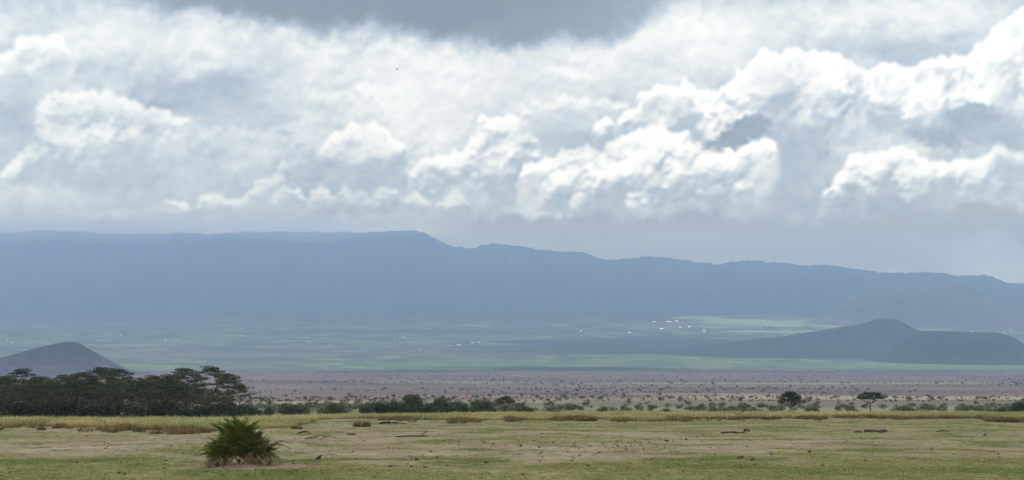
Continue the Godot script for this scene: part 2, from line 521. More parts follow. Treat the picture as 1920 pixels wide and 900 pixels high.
var COVER := [Color(0.16, 0.235, 0.085), Color(0.035, 0.05, 0.035), Color(0.19, 0.15, 0.13), Color(0.27, 0.235, 0.165), Color(0.105, 0.08, 0.075), Color(0.30, 0.40, 0.13)]   # field, wood, fallow soil, dry grass, dark soil
var tracts := []


func lay_tracts() -> void:
	for t in TRACTS:
		var py: float = t[1]
		var d := distance_of_row(py)
		var near := distance_of_row(py + t[3])
		var far := distance_of_row(py - t[3])
		tracts.append([(t[0] - 960.0) / FOC * d, d, t[2] / FOC * d, maxf((far - near) / 2, 4.0), COVER[t[4]], t[5]])


func cover(x: float, d: float) -> Color:
	var c: Color
	if d < 210.0:
		var a := n_mid.get_noise_2d(x * 0.55, d * 0.55)
		var b := n_mid.get_noise_2d(x * 2.1 + 90, d * 2.1)
		var f := n_fine.get_noise_2d(x, d)
		var px := x / maxf(d, 1.0) * FOC + 960.0
		# greener towards the road and on the right, bare in a belt across the middle
		var turf := 0.05 + 0.95 * smoothstep(45.0, 33.0, d) + 0.34 * smoothstep(700.0, 1500.0, px) + 0.55 * smoothstep(62.0, 88.0, d) * smoothstep(600.0, 1000.0, px) - 0.45 * smoothstep(36.0, 46.0, d) * smoothstep(66.0, 46.0, d)
		var streak := n_mid.get_noise_2d(x * 1.3 + 500, d * 1.9)
		turf = 0.12 + 0.62 * turf + 0.9 * a + 0.9 * b + 0.8 * f + 1.0 * streak
		turf = smoothstep(-0.45, 0.95, turf)
		var soil := Color(0.205, 0.172, 0.128).lerp(Color(0.25, 0.215, 0.16), smoothstep(-0.1, 0.5, b)).lerp(Color(0.17, 0.125, 0.088), smoothstep(0.1, 0.6, n_mid.get_noise_2d(x * 0.8 - 50, d * 0.8 + 200)) * 0.8)
		var grass := Color(0.150, 0.150, 0.075).lerp(Color(0.105, 0.122, 0.050), smoothstep(-0.1, 0.45, n_mid.get_noise_2d(x * 1.1 + 300, d * 1.1))).lerp(Color(0.195, 0.175, 0.10), smoothstep(0.0, 0.6, n_mid.get_noise_2d(x * 1.7, d * 1.7 + 400)) * 0.7)
		c = soil.lerp(grass, turf) * (1.0 + 0.36 * f + 0.14 * b)
		var bare := smoothstep(1.15, 0.75, Vector2((x + 9.3) / 2.6, (d - 34.9) / 1.7).length() + 0.35 * b)        # trampled earth round the palm thicket
		c = c.lerp(Color(0.20, 0.155, 0.115) * (1.0 + 0.3 * f), bare)
		if d > 120.0:
			c = c.lerp(Color(0.15, 0.15, 0.085), smoothstep(120.0, 180.0, d))
		return c * 0.86
	var w := n_big.get_noise_2d(x * 0.8, d * 2.0)
	var v := n_mid.get_noise_2d(x * 0.02, d * 0.05)
	var plain := Color(0.135, 0.108, 0.102).lerp(Color(0.10, 0.08, 0.08), smoothstep(0.0, 0.5, w)).lerp(Color(0.20, 0.165, 0.125), smoothstep(0.05, 0.5, v) * 0.7)
	c = Color(0.115, 0.125, 0.08).lerp(Color(0.16, 0.16, 0.11), smoothstep(-0.1, 0.4, v)).lerp(plain, smoothstep(430.0, 620.0, d + 90.0 * v))
	var slope := Color(0.07, 0.10, 0.05).lerp(Color(0.13, 0.12, 0.085), smoothstep(-0.1, 0.5, n_line.get_noise_2d(x, d * 2.2))).lerp(Color(0.24, 0.30, 0.12), smoothstep(0.20, 0.34, n_line.get_noise_2d(x * 3.0 + 5000, d * 7.0)) * 0.7)
	c = c.lerp(slope, smoothstep(4500.0, 4900.0, d + 500.0 * v))
	c = c.lerp(Color(0.04, 0.06, 0.035), smoothstep(9000.0, 10300.0, d + 900.0 * v))
	var bend := n_line.get_noise_2d(x * 1.6, d * 4.0)
	for t in tracts:
		var dx: float = (x - t[0]) / t[2]
		if absf(dx) < 1.6:
			var dy: float = (d - t[1]) / t[3]
			if absf(dy) < 1.8:
				var k: float = (1.0 - smoothstep(0.75, 1.15, sqrt(dx * dx + dy * dy) + 0.55 * bend + 0.25 * v)) * t[5]
				if k > 0.0:
					c = c.lerp(t[4], k)
	return c


func grid_mesh(cols: int, rows: int, where: PackedVector3Array, tint: PackedColorArray) -> ArrayMesh:
	var idx := PackedInt32Array()
	idx.resize((cols - 1) * (rows - 1) * 6)
	var k := 0
	for j in rows - 1:
		for i in cols - 1:
			var a := j * cols + i
			idx[k] = a; idx[k + 1] = a + cols; idx[k + 2] = a + 1
			idx[k + 3] = a + 1; idx[k + 4] = a + cols; idx[k + 5] = a + cols + 1
			k += 6
	var nor := PackedVector3Array()
	nor.resize(where.size())
	for j in rows:
		for i in cols:
			var dx := where[j * cols + mini(i + 1, cols - 1)] - where[j * cols + maxi(i - 1, 0)]
			var dz := where[maxi(j - 1, 0) * cols + i] - where[mini(j + 1, rows - 1) * cols + i]
			nor[j * cols + i] = dz.cross(dx).normalized()
	var arr := []
	arr.resize(Mesh.ARRAY_MAX)
	arr[Mesh.ARRAY_VERTEX] = where
	arr[Mesh.ARRAY_NORMAL] = nor
	arr[Mesh.ARRAY_COLOR] = tint
	arr[Mesh.ARRAY_INDEX] = idx
	var m := ArrayMesh.new()
	m.add_surface_from_arrays(Mesh.PRIMITIVE_TRIANGLES, arr)
	return m


func build_ground() -> void:
	var ds: Array[float] = [-60.0, -30.0, -12.0, 0.0, 8.0, 14.0, 18.0]
	var y := 742.0 + 4693.0 / 22.0
	while y > 772.0:
		ds.append(4693.0 / (y - 742.0))
		y -= 0.85 if y < 910.0 else 2.5
	var d := 165.0
	while d < 330.0:
		ds.append(d)
		d *= 1.045
	y = 767.5
	while y > 560.0:
		ds.append(distance_of_row(y))
		y -= 0.9
	var cols := 1240
	var rows := ds.size()
	var where := PackedVector3Array()
	where.resize(cols * rows)
	var tint := PackedColorArray()
	tint.resize(cols * rows)
	for j in rows:
		var dd: float = ds[j]
		for i in cols:
			var t := (i / float(cols - 1) * 2.0 - 1.0)
			t = t * (0.62 + 0.48 * t * t)
			var x := t * (maxf(dd, 0.0) + 24.0)
			var k := j * cols + i
			where[k] = Vector3(x, height(x, dd), -dd)
			tint[k] = cover(x, dd) if dd > 10.0 else Color(0.2, 0.21, 0.1)
	tag(part("ground", grid_mesh(cols, rows, where, tint), M.soil), "", "", "", "structure")


const RIDGE := [[-900, 470], [-300, 432], [0, 435], [110, 432], [200, 437], [380, 437], [520, 434], [600, 433], [680, 438], [712, 435], [738, 431], [765, 431], [785, 434], [808, 443], [830, 453], [855, 463], [890, 466], [930, 456], [965, 460], [1000, 467], [1085, 472], [1115, 481], [1135, 487], [1170, 487], [1205, 482], [1260, 484], [1300, 491], [1340, 495], [1380, 490], [1420, 490], [1500, 495], [1570, 499], [1620, 508], [1680, 511], [1735, 508], [1790, 517], [1820, 514], [1850, 517], [1885, 529], [1940, 533], [2200, 545], [2900, 600]]


func build_mountain() -> void:
	var cols := 620
	var rows := 130
	var where := PackedVector3Array()
	where.resize(cols * rows)
	var tint := PackedColorArray()
	tint.resize(cols * rows)
	for j in rows:
		var t := j / float(rows - 1) * 1.16
		for i in cols:
			var px := lerpf(-700.0, 2620.0, i / float(cols - 1))
			var top := straight(RIDGE, px) + 3.0 * n_fine.get_noise_2d(px * 0.10, 40.0) + 4.0 * n_mid.get_noise_2d(px * 0.12, 3.0)
			var far := 14000.0 - 1200.0 * smoothstep(700.0, 1900.0, px) + 500.0 * n_big.get_noise_2d(px * 4.0, 77.0)
			var d := lerpf(10300.0, far, t)
			var foot := 600.0
			var x := (px - 960.0) / FOC * d
			var row := lerpf(foot, top, pow(minf(t, 1.0), 0.92))
			var h := EYE + (HOR - row) / FOC * d
			var rib := n_line.get_noise_2d(x * 1.3 + 900.0, d * 0.35)
			h += (absf(rib) * 2.0 - 0.45) * 110.0 * minf(t, 1.0) * (1.0 - smoothstep(0.72, 1.0, t)) 
			h -= smoothstep(1.0, 1.16, t) * 700.0
			if t < 0.06:
				h -= (0.06 - t) / 0.06 * 90.0
			where[j * cols + i] = Vector3(x, h, -d)
			tint[j * cols + i] = Color(0.030, 0.050, 0.032).lerp(Color(0.17, 0.20, 0.11), smoothstep(0.1, 0.7, n_line.get_noise_2d(x * 6.0, d * 2.2)) * 0.35).lerp(Color(0.02, 0.03, 0.02), smoothstep(0.12, 0.5, rib) * 0.6)
	tag(part("mountain", grid_mesh(cols, rows, where, tint), M.slope), "", "", "", "structure")


# a hill from its outline: [distance from the summit, height] to the left and to the right
func build_hill(px: float, d: float, left: Array, right: Array, deep: float, low: Color, high: Color, rough: float) -> void:
	var at := spot(px, d)
	var reach: float = maxf(left[left.size() - 1][0], right[right.size() - 1][0])
	var n := 150
	var rows := 70
	var where := PackedVector3Array()
	where.resize(n * rows)
	var tint := PackedColorArray()
	tint.resize(n * rows)
	var full: float = left[0][1]
	for j in rows:
		var dz := lerpf(-reach * deep, reach * deep, j / float(rows - 1))
		for i in n:
			var s := lerpf(-1.0, 1.0, i / float(n - 1))
			var dx: float = s * (left[left.size() - 1][0] if s < 0 else right[right.size() - 1][0])
			var r := sqrt(dx * dx + dz * dz / (deep * deep))
			var side: float = 0.5 + 0.5 * (dx / r if r > 0.001 else 0.0)
			var h := lerpf(along(left, r), along(right, r), smoothstep(0.0, 1.0, side))
			var x: float = at.x + dx
			var dd := d + dz
			h *= 1.0 + rough * (n_line.get_noise_2d(x * 5.0, dd * 5.0)) * (1.0 - h / full)
			var ground := height(x, dd)
			where[j * n + i] = Vector3(x, ground + h - 3.0 - 8.0 * smoothstep(0.04, 0.0, h / full), -dd)
			tint[j * n + i] = low.lerp(high, smoothstep(0.05, 0.7, h / full + 0.25 * n_line.get_noise_2d(x * 8.0, dd * 8.0))) * (1.0 + 0.7 * n_line.get_noise_2d(x * 26.0, dd * 26.0) + 0.4 * n_line.get_noise_2d(x * 90.0, dd * 90.0))
	tag(part("hill", grid_mesh(n, rows, where, tint), M.slope), "", "", "", "structure")


func build_hills() -> void:
	# sizes in picture pixels at the hill's own distance, turned into metres
	var m := 3500.0 / FOC
	build_hill(132, 3500, [[0, 63 * m], [14 * m, 62 * m], [35 * m, 57 * m], [75 * m, 46 * m], [135 * m, 28 * m], [210 * m, 10 * m], [270 * m, 0]], [[0, 63 * m], [14 * m, 61 * m], [32 * m, 50 * m], [55 * m, 36 * m], [85 * m, 19 * m], [110 * m, 8 * m], [150 * m, 0]], 0.9, Color(0.075, 0.067, 0.066), Color(0.034, 0.037, 0.035), 0.16)
	m = 5600.0 / FOC
	build_hill(1800, 5600, [[0, 54 * m], [30 * m, 55 * m], [60 * m, 57 * m], [75 * m, 54 * m], [100 * m, 38 * m], [125 * m, 18 * m], [170 * m, 0]], [[0, 54 * m], [45 * m, 52 * m], [70 * m, 52 * m], [95 * m, 44 * m], [120 * m, 26 * m], [160 * m, 8 * m], [210 * m, 0]], 0.8, Color(0.035, 0.05, 0.03), Color(0.03, 0.04, 0.03), 0.10)
	m = 6300.0 / FOC
	build_hill(1665, 6300, [[0, 66 * m], [22 * m, 65 * m], [45 * m, 58 * m], [75 * m, 52 * m], [130 * m, 42 * m], [200 * m, 32 * m], [290 * m, 20 * m], [400 * m, 6 * m], [500 * m, 0]], [[0, 66 * m], [18 * m, 64 * m], [45 * m, 50 * m], [75 * m, 38 * m], [120 * m, 26 * m], [190 * m, 8 * m], [240 * m, 0]], 0.35, Color(0.04, 0.055, 0.035), Color(0.03, 0.04, 0.03), 0.15)
	m = 9300.0 / FOC
	build_hill(1795, 9300, [[0, 76 * m], [16 * m, 74 * m], [50 * m, 67 * m], [100 * m, 63 * m], [150 * m, 62 * m], [185 * m, 54 * m], [215 * m, 36 * m], [250 * m, 10 * m], [290 * m, 0]], [[0, 76 * m], [14 * m, 74 * m], [30 * m, 66 * m], [50 * m, 52 * m], [75 * m, 40 * m], [120 * m, 28 * m], [200 * m, 0]], 0.5, Color(0.16, 0.135, 0.10), Color(0.12, 0.105, 0.08), 0.15)



# the thin lower edge of the cloud that hides the mountain's top at the left
func cloud_caps() -> void:
	var fog := FogMaterial.new()
	fog.density = 0.00035
	fog.albedo = Color(1, 1, 1)
	for c in [[-120, 430, 900, 30], [190, 432, 560, 24], [420, 430, 520, 28], [610, 431, 380, 22]]:
		var d := 13400.0
		var f := FogVolume.new()
		f.name = numbered("cloud_veil")
		f.shape = RenderingServer.FOG_VOLUME_SHAPE_ELLIPSOID
		f.size = Vector3(c[2] / FOC * d, c[3] * 2.0 / FOC * d, 1800.0)
		f.position = Vector3((c[0] - 960.0) / FOC * d, EYE + (HOR - c[1]) / FOC * d, -d)
		f.material = fog
		add_child(f)
		tag(f, "thin veil of cloud lying along the mountain's flat top at the left", "cloud", "", "stuff")


# ------------------------------------------------------------------ materials
func matte(tint: Color, rough := 0.95, vertex := false) -> StandardMaterial3D:
	var m := StandardMaterial3D.new()
	m.albedo_color = tint.linear_to_srgb()
	m.roughness = rough
	m.metallic_specular = 0.2
	m.vertex_color_use_as_albedo = vertex
	return m


func materials() -> void:
	M.soil = matte(Color.WHITE, 1.0, true)
	M.soil.metallic_specular = 0.0
	M.slope = M.soil
	M.leaf = matte(Color.WHITE, 0.8, true)
	M.bark = matte(Color.WHITE, 0.9, true)
	M.straw = matte(Color.WHITE, 0.8, true)
	M.straw.backlight_enabled = true
	M.straw.backlight = Color(0.30, 0.28, 0.16)
	M.frond = matte(Color.WHITE, 0.8, true)
	M.frond.backlight_enabled = true
	M.frond.backlight = Color(0.10, 0.15, 0.03)
	M.feather = matte(Color.WHITE, 0.6, true)
	M.wall = matte(Color(0.62, 0.58, 0.50), 0.9)
	M.roof = matte(Color(0.80, 0.81, 0.82), 0.30)
	M.roof.metallic = 0.85


# ------------------------------------------------------------------ shapes
class Shape:
	var v := PackedVector3Array()
	var n := PackedVector3Array()
	var c := PackedColorArray()

	func tri(a: Vector3, b: Vector3, d: Vector3, ca: Color, cb: Color, cd: Color) -> void:
		var m := (d - a).cross(b - a).normalized()
		v.append(a); v.append(b); v.append(d)
		n.append(m); n.append(m); n.append(m)
		c.append(ca); c.append(cb); c.append(cd)

	# a thin leaf or blade: tip along dir, bent by droop
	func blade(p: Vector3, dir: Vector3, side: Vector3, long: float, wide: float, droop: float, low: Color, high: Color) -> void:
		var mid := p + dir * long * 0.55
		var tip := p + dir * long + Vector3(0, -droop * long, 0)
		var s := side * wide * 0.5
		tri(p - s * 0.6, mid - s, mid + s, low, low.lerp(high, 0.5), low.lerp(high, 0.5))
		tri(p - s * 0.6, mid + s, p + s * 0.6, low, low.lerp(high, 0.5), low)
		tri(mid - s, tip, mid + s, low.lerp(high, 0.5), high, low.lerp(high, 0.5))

	func tube(path: Array, radii: Array, sides: int, tint: Color) -> void:
		var rings := []
		for i in path.size():
			var a: Vector3 = path[maxi(i - 1, 0)]
			var b: Vector3 = path[mini(i + 1, path.size() - 1)]
			var dir := (b - a).normalized()
			var u := dir.cross(Vector3(0.31, 0.2, 0.93)).normalized()
			var w := dir.cross(u)
			var ring := []
			for k in sides:
				var t := TAU * k / sides
				ring.append([path[i] + (u * cos(t) + w * sin(t)) * float(radii[i]), u * cos(t) + w * sin(t)])
			rings.append(ring)
		for i in path.size() - 1:
			for k in sides:
				var q := (k + 1) % sides
				for e in [[i, k], [i + 1, k], [i, q], [i, q], [i + 1, k], [i + 1, q]]:
					v.append(rings[e[0]][e[1]][0]); n.append(rings[e[0]][e[1]][1]); c.append(tint)
		for i in [0, path.size() - 1]:
			for k in sides:
				tri(path[i], rings[i][k][0], rings[i][(k + 1) % sides][0], tint, tint, tint)

	# a closed lump: an ellipsoid pushed about by noise
	func lump(at: Vector3, size: Vector3, rough: float, nz: FastNoiseLite, off: Vector3, tint: Color, tint_b: Color, rings := 7, segs := 10) -> void:
		var pts := []
		for j in rings + 1:
			var la := PI * (j / float(rings) - 0.5)
			for i in segs:
				var lo := TAU * i / segs
				var u := Vector3(cos(la) * cos(lo), sin(la), cos(la) * sin(lo))
				pts.append(at + u * size * (1.0 + rough * nz.get_noise_3dv(u * 1.4 + off)))
		for j in rings:
			for i in segs:
				var a: int = j * segs + i
				var b: int = j * segs + (i + 1) % segs
				for e in [[a, b, a + segs], [b, b + segs, a + segs]]:
					for k in e:
						v.append(pts[k])
						n.append(((pts[k] - at) / size).normalized())
						c.append(tint.lerp(tint_b, clampf(0.5 + nz.get_noise_3dv(pts[k] * 3.0 / size.x + off), 0, 1)))

	func mesh() -> ArrayMesh:
		var arr := []
		arr.resize(Mesh.ARRAY_MAX)
		arr[Mesh.ARRAY_VERTEX] = v
		arr[Mesh.ARRAY_NORMAL] = n
		arr[Mesh.ARRAY_COLOR] = c
		var m := ArrayMesh.new()
		m.add_surface_from_arrays(Mesh.PRIMITIVE_TRIANGLES, arr)
		return m


func ball(r: RandomNumberGenerator) -> Vector3:
	while true:
		var p := Vector3(r.randf_range(-1, 1), r.randf_range(-1, 1), r.randf_range(-1, 1))
		if p.length_squared() < 1.0:
			return p
	return Vector3.ZERO


# leaves through a flattened clump
func leaf_clump(s: Shape, at: Vector3, size: Vector3, count: int, leaf: float, tint: Color, r: RandomNumberGenerator) -> void:
	for i in count:
		var q := ball(r)
		q = q.normalized() * pow(q.length(), 0.55)
		var p := at + q * size
		var k := r.randf_range(0.65, 1.35)
		var hue := r.randf_range(-0.12, 0.12)
		var col := Color(tint.r * k * (1.0 + hue), tint.g * k, tint.b * k * (1.0 - hue))
		var a := ball(r).normalized() * Vector3(1.0, 0.6, 1.0) * leaf * r.randf_range(0.7, 1.4)
		var b := ball(r).normalized() * Vector3(1.0, 0.6, 1.0) * leaf * r.randf_range(0.5, 1.1)
		s.tri(p - a * 0.5, p + b, p + a, col, col, col)


func limb(a: Vector3, b: Vector3, bend: Vector3, ra: float, rb: float, s: Shape, tint: Color, sides := 5) -> void:
	var path := []
	var radii := []
	for k in 5:
		var t := k / 4.0
		path.append(a.lerp(b, t) + bend * 4.0 * t * (1.0 - t))
		radii.append(lerpf(ra, rb, t))
	s.tube(path, radii, sides, tint)


# an acacia: forked trunk and flat pads of foliage in storeys
func acacia(sd: int, tall: float, spread: float, first: float, pads: int, pad_r: float, pad_h: float, leaves: int, leaf: float, tint: Color, bark: Color, dome := 0.0) -> Array:
	var r := RandomNumberGenerator.new()
	r.seed = sd
	var wood := Shape.new()
	var crown := Shape.new()
	var lean := Vector3(r.randf_range(-0.08, 0.08), 0, r.randf_range(-0.08, 0.08)) * tall
	var fork := Vector3(0, tall * first * r.randf_range(0.75, 0.95), 0) + lean * 0.5
	limb(Vector3(0, -0.6, 0), fork, lean * 0.2, tall * 0.032, tall * 0.022, wood, bark, 7)
	var boughs := []
	for k in 4:
		var a := TAU * (k + r.randf_range(-0.3, 0.3)) / 4.0
		var e := fork + Vector3(cos(a) * spread * 0.32, tall * (0.93 - first) * r.randf_range(0.42, 0.62), sin(a) * spread * 0.32)
		limb(fork, e, Vector3(cos(a), -0.2, sin(a)) * spread * 0.05, tall * 0.017, tall * 0.010, wood, bark, 5)
		boughs.append(e)
	for k in pads:
		var t := k / float(maxi(pads - 1, 1))
		var a := k * 2.399 + r.randf_range(-0.4, 0.4)
		var level := lerpf(first * 0.95 + 0.08, 0.97, pow(t, 0.8))
		var out := lerpf(1.0, 0.18, pow(t, 1.7)) * spread * 0.5 * sqrt(r.randf_range(0.25, 1.0))
		if dome > 0.0:
			out = spread * 0.5 * sqrt(r.randf())
			level = lerpf(0.95 - 0.30 * pow(out / spread * 2.0, 2.0), first, r.randf() * 0.25)
		var at := Vector3(cos(a) * out, tall * level, sin(a) * out) + lean * level
		var size := Vector3(pad_r * r.randf_range(0.7, 1.3), pad_h * r.randf_range(0.7, 1.3), pad_r * r.randf_range(0.7, 1.3))
		var tone := tint * r.randf_range(0.72, 1.3)
		leaf_clump(crown, at, size, int(leaves * r.randf_range(0.7, 1.3)), leaf, tone, r)
		var from: Vector3 = boughs[0]
		for b in boughs:
			if at.distance_to(b) < at.distance_to(from):
				from = b
		limb(from, at - Vector3(0, size.y * 0.3, 0), Vector3(0, -0.03 * tall, 0), tall * 0.009, tall * 0.003, wood, bark, 4)
	return [wood.mesh(), crown.mesh()]


# a rounded bush that is leafy to the ground
func bush(sd: int, tall: float, spread: float, clumps: int, leaves: int, leaf: float, tint: Color, bark: Color) -> Array:
	var r := RandomNumberGenerator.new()
	r.seed = sd
	var wood := Shape.new()
	var crown := Shape.new()
	for k in clumps:
		var a := k * 2.399 + r.randf_range(-0.5, 0.5)
		var out := spread * 0.5 * sqrt(r.randf()) * 0.85
		var roof := tall * sqrt(maxf(0.05, 1.0 - pow(out / (spread * 0.5), 2.0)))
		var at := Vector3(cos(a) * out, roof * r.randf_range(0.35, 0.88), sin(a) * out)
		var s := tall * r.randf_range(0.20, 0.34)
		leaf_clump(crown, at, Vector3(s * 1.25, s * 0.85, s * 1.25), leaves, leaf, tint * r.randf_range(0.7, 1.35), r)
		limb(Vector3(at.x * 0.15, -0.3, at.z * 0.15), at, Vector3(at.x, -0.2, at.z) * 0.1, tall * 0.02, tall * 0.006, wood, bark, 4)
	return [wood.mesh(), crown.mesh()]


func plant(called: String, kit: Array, where: Vector3, turn: float, size: Vector3, label: String, category: String, group := "", mat: Material = null) -> Node3D:
	var o := base(called, where, turn)
	o.scale = size
	part("trunk", kit[0], M.bark, o)
	part("crown", kit[1], mat if mat else M.leaf, o)
	return tag(o, label, category, group)


# ------------------------------------------------------------------ the wood on the left, and the trees along the back of the grass
func build_trees() -> void:
	var leaf := Color(0.036, 0.045, 0.019)
	var bark := Color(0.14, 0.125, 0.085)
	var kits := []
	for k in 9:
		kits.append(acacia(100 + k, 10.0, 9.5 + (k % 3) * 1.2, 0.36 + 0.04 * (k % 4), 17 + 2 * (k % 3), 1.85, 0.42, 260, 0.28, (leaf * [0.8, 1.25, 1.0][k % 3]) if k % 2 else Color(0.043, 0.049, 0.019), bark))
	var airy := []
	for k in 3:
		airy.append(acacia(140 + k, 10.0, 9.5, 0.48, 19, 1.5, 0.30, 200, 0.27, leaf * 1.0, bark))
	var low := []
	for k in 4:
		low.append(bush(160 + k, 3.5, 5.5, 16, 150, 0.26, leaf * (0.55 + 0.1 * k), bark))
	# tops that stand out of the mass: [column, row of the top, distance, airy?, label]
	var tops := [
		[42, 692, 214, 1, "layered open-topped acacia standing out above the left part of the wood"],
		[8, 706, 206, 0, "dark flat acacia at the left edge of the picture, in the wood"],
		[76, 707, 209, 0, "dense dark acacia just right of the layered open-topped one in the wood"],
		[118, 703, 212, 0, "olive acacia under the middle of the cone hill, left of the wood's high crown"],
		[150, 699, 205, 0, "dark olive acacia rising towards the wood's high rounded crown"],
		[192, 690, 208, 0, "broad high-crowned acacia with stacked pads, at the right foot of the cone hill"],
		[222, 692, 216, 1, "sparse-edged acacia hard against the right side of the wood's broad high crown"],
		[262, 709, 207, 0, "lower dark acacia in the dip of the wood's skyline"],
		[286, 704, 222, 1, "thin acacia with sky showing through it, in the dip of the wood's skyline"],
		[318, 703, 204, 0, "olive-topped acacia left of the pair of tall flat crowns at the wood's right end"],
		[349, 691, 212, 1, "tall flat-crowned acacia, the left of the pair at the wood's right end"],
		[393, 687, 206, 1, "tallest flat-crowned acacia with a bare trunk, near the right end of the wood"],
		[431, 701, 208, 1, "slender layered acacia at the right end of the wood, gaps between its storeys"],
		[448, 722, 203, 1, "small tilted acacia, the last one at the right end of the wood"],
	]
	for t in tops:
		var d: float = t[2]
		var at := spot(t[0], d)
		var high: float = EYE + (HOR - t[1]) / FOC * d - at.y
		var kit: Array = airy[rng.randi() % 3] if t[3] else kits[rng.randi() % 9]
		var k: float = high / 9.9
		plant("acacia_tree", kit, at, rng.randf() * TAU, Vector3(k * rng.randf_range(0.85, 1.0), k, k * rng.randf_range(0.85, 1.0)), t[4], "tree", "acacia trees of the wood on the left")
	# the crowd in front of and behind them
	var n := 0
	for row in [[198.0, 721.0, 30], [190.0, 734.0, 30], [226.0, 716.0, 34]]:
		var px := -75.0 - 14.0 * n
		while px < 455.0 - 14.0 * n:
			var d: float = row[0] + rng.randf_range(-4, 4)
			var at := spot(px + rng.randf_range(-8, 8), d)
			var top: float = row[1] + rng.randf_range(-6, 7) + smoothstep(320.0, 440.0, px) * 26.0
			var k: float = (EYE + (HOR - top) / FOC * d - at.y) / 9.9
			plant("acacia_tree", kits[rng.randi() % 9], at, rng.randf() * TAU, Vector3(k * 1.05, k, k * 1.05), "dark acacia crowded inside the wood, its crown merging with its neighbours", "tree", "acacia trees of the wood on the left")
			px += row[2]
		n += 1
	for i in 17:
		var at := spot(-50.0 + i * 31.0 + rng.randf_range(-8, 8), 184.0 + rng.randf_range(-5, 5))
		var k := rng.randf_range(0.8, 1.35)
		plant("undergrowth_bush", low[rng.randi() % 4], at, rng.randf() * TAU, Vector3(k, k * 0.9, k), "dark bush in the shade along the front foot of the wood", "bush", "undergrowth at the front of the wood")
	# bushes and trees standing singly behind the grass
	var dark := Color(0.045, 0.058, 0.034)
	var dome := bush(170, 4.0, 7.0, 26, 190, 0.27, dark, bark)
	var dome_b := bush(171, 4.0, 6.4, 24, 190, 0.27, Color(0.055, 0.07, 0.036), bark)
	var round_ := bush(172, 4.0, 4.2, 22, 190, 0.25, dark * 0.9, bark)
	var singles := [
		[dome, 548, 754, 30, 190, 1.0, "low dark dome-shaped bush behind the grass, right of the wood"],
		[dome_b, 625, 758, 25, 195, 1.0, "second, flatter dome bush right of the dark dome-shaped one behind the grass"],
		[round_, 684, 757, 9, 200, 1.0, "small dark bush left of the upright round bush behind the grass"],
		[round_, 712, 745, 17, 202, 1.0, "upright round dark bush standing alone, left of the big mid-picture thicket"],
		[dome_b, 737, 752, 20, 204, 1.0, "paler sloping bush at the left end of the big mid-picture thicket"],
		[dome_b, 772, 741, 34, 206, 1.0, "biggest rounded green tree of the mid-picture thicket"],
		[round_, 776, 736, 13, 212, 1.0, "dark crown showing above the biggest tree of the mid-picture thicket"],
		[dome_b, 826, 747, 34, 204, 1.0, "wide flat-topped bush right of the biggest tree of the mid-picture thicket"],
		[dome, 862, 749, 20, 208, 1.0, "dark bush at the right end of the wide flat-topped bush"],
		[dome_b, 908, 754, 27, 198, 1.0, "low olive bush in front of the dark-headed tree, left of the flat-topped tree"],
		[round_, 902, 742, 18, 210, 1.0, "dark-headed tree rising behind the low olive bush"],
		[dome, 984, 760, 18, 205, 1.0, "small low bush right of the flat-topped tree with a thick trunk"],
		[round_, 1915, 745, 14, 200, 1.0, "dense dark bush cut by the right edge of the picture"],
		[dome, 1876, 763, 12, 205, 1.0, "low bush beside the dense dark one at the right edge"],
		[dome, 478, 762, 13, 200, 1.0, "low bush at the foot of the wood's right end"],
		[dome_b, 505, 764, 12, 203, 1.0, "low bush between the wood and the dark dome-shaped bush"],
	]
	for s in singles:
		var d: float = s[4]
		var at := spot(s[1], d)
		var high: float = EYE + (HOR - s[2]) / FOC * d - at.y
		var wide: float = s[3] * 2.0 / FOC * d
		var full: float = 7.0 if s[0] == dome else 6.4 if s[0] == dome_b else 4.2
		plant("bush", s[0], at, rng.randf() * TAU, Vector3(wide / full, high / 3.9, wide / full), s[6], "bush", "bushes behind the grass strip")
	var kit := acacia(181, 6.0, 5.6, 0.55, 20, 0.95, 0.42, 190, 0.22, dark, Color(0.07, 0.065, 0.05), 1.0)
	place_tree(kit, 945, 741, 203, 6.0, 1.0, "flat-topped tree with a thick dark trunk, last of the mid-picture thicket")
	kit = acacia(195, 6.0, 8.2, 0.45, 26, 1.0, 0.42, 210, 0.24, dark * 0.65, Color(0.06, 0.055, 0.045))
	place_tree(kit, 1481, 735, 205, 6.0, 0.9, "ragged dark tree with two uneven heads, left of the umbrella-shaped one")
	kit = acacia(184, 6.0, 7.0, 0.62, 30, 0.85, 0.28, 200, 0.20, dark * 0.75, Color(0.06, 0.052, 0.04), 1.0)
	place_tree(kit, 1632, 731, 208, 6.0, 0.86, "umbrella-shaped acacia with forked bare stems, standing alone at the right")


func place_tree(kit: Array, px: float, top: float, d: float, full: float, wide: float, label: String) -> void:
	var at := spot(px, d)
	var k := (EYE + (HOR - top) / FOC * d - at.y) / full
	plant("savanna_tree", kit, at, 0.4, Vector3(k * wide, k, k * wide), label, "tree", "single trees behind the grass strip")


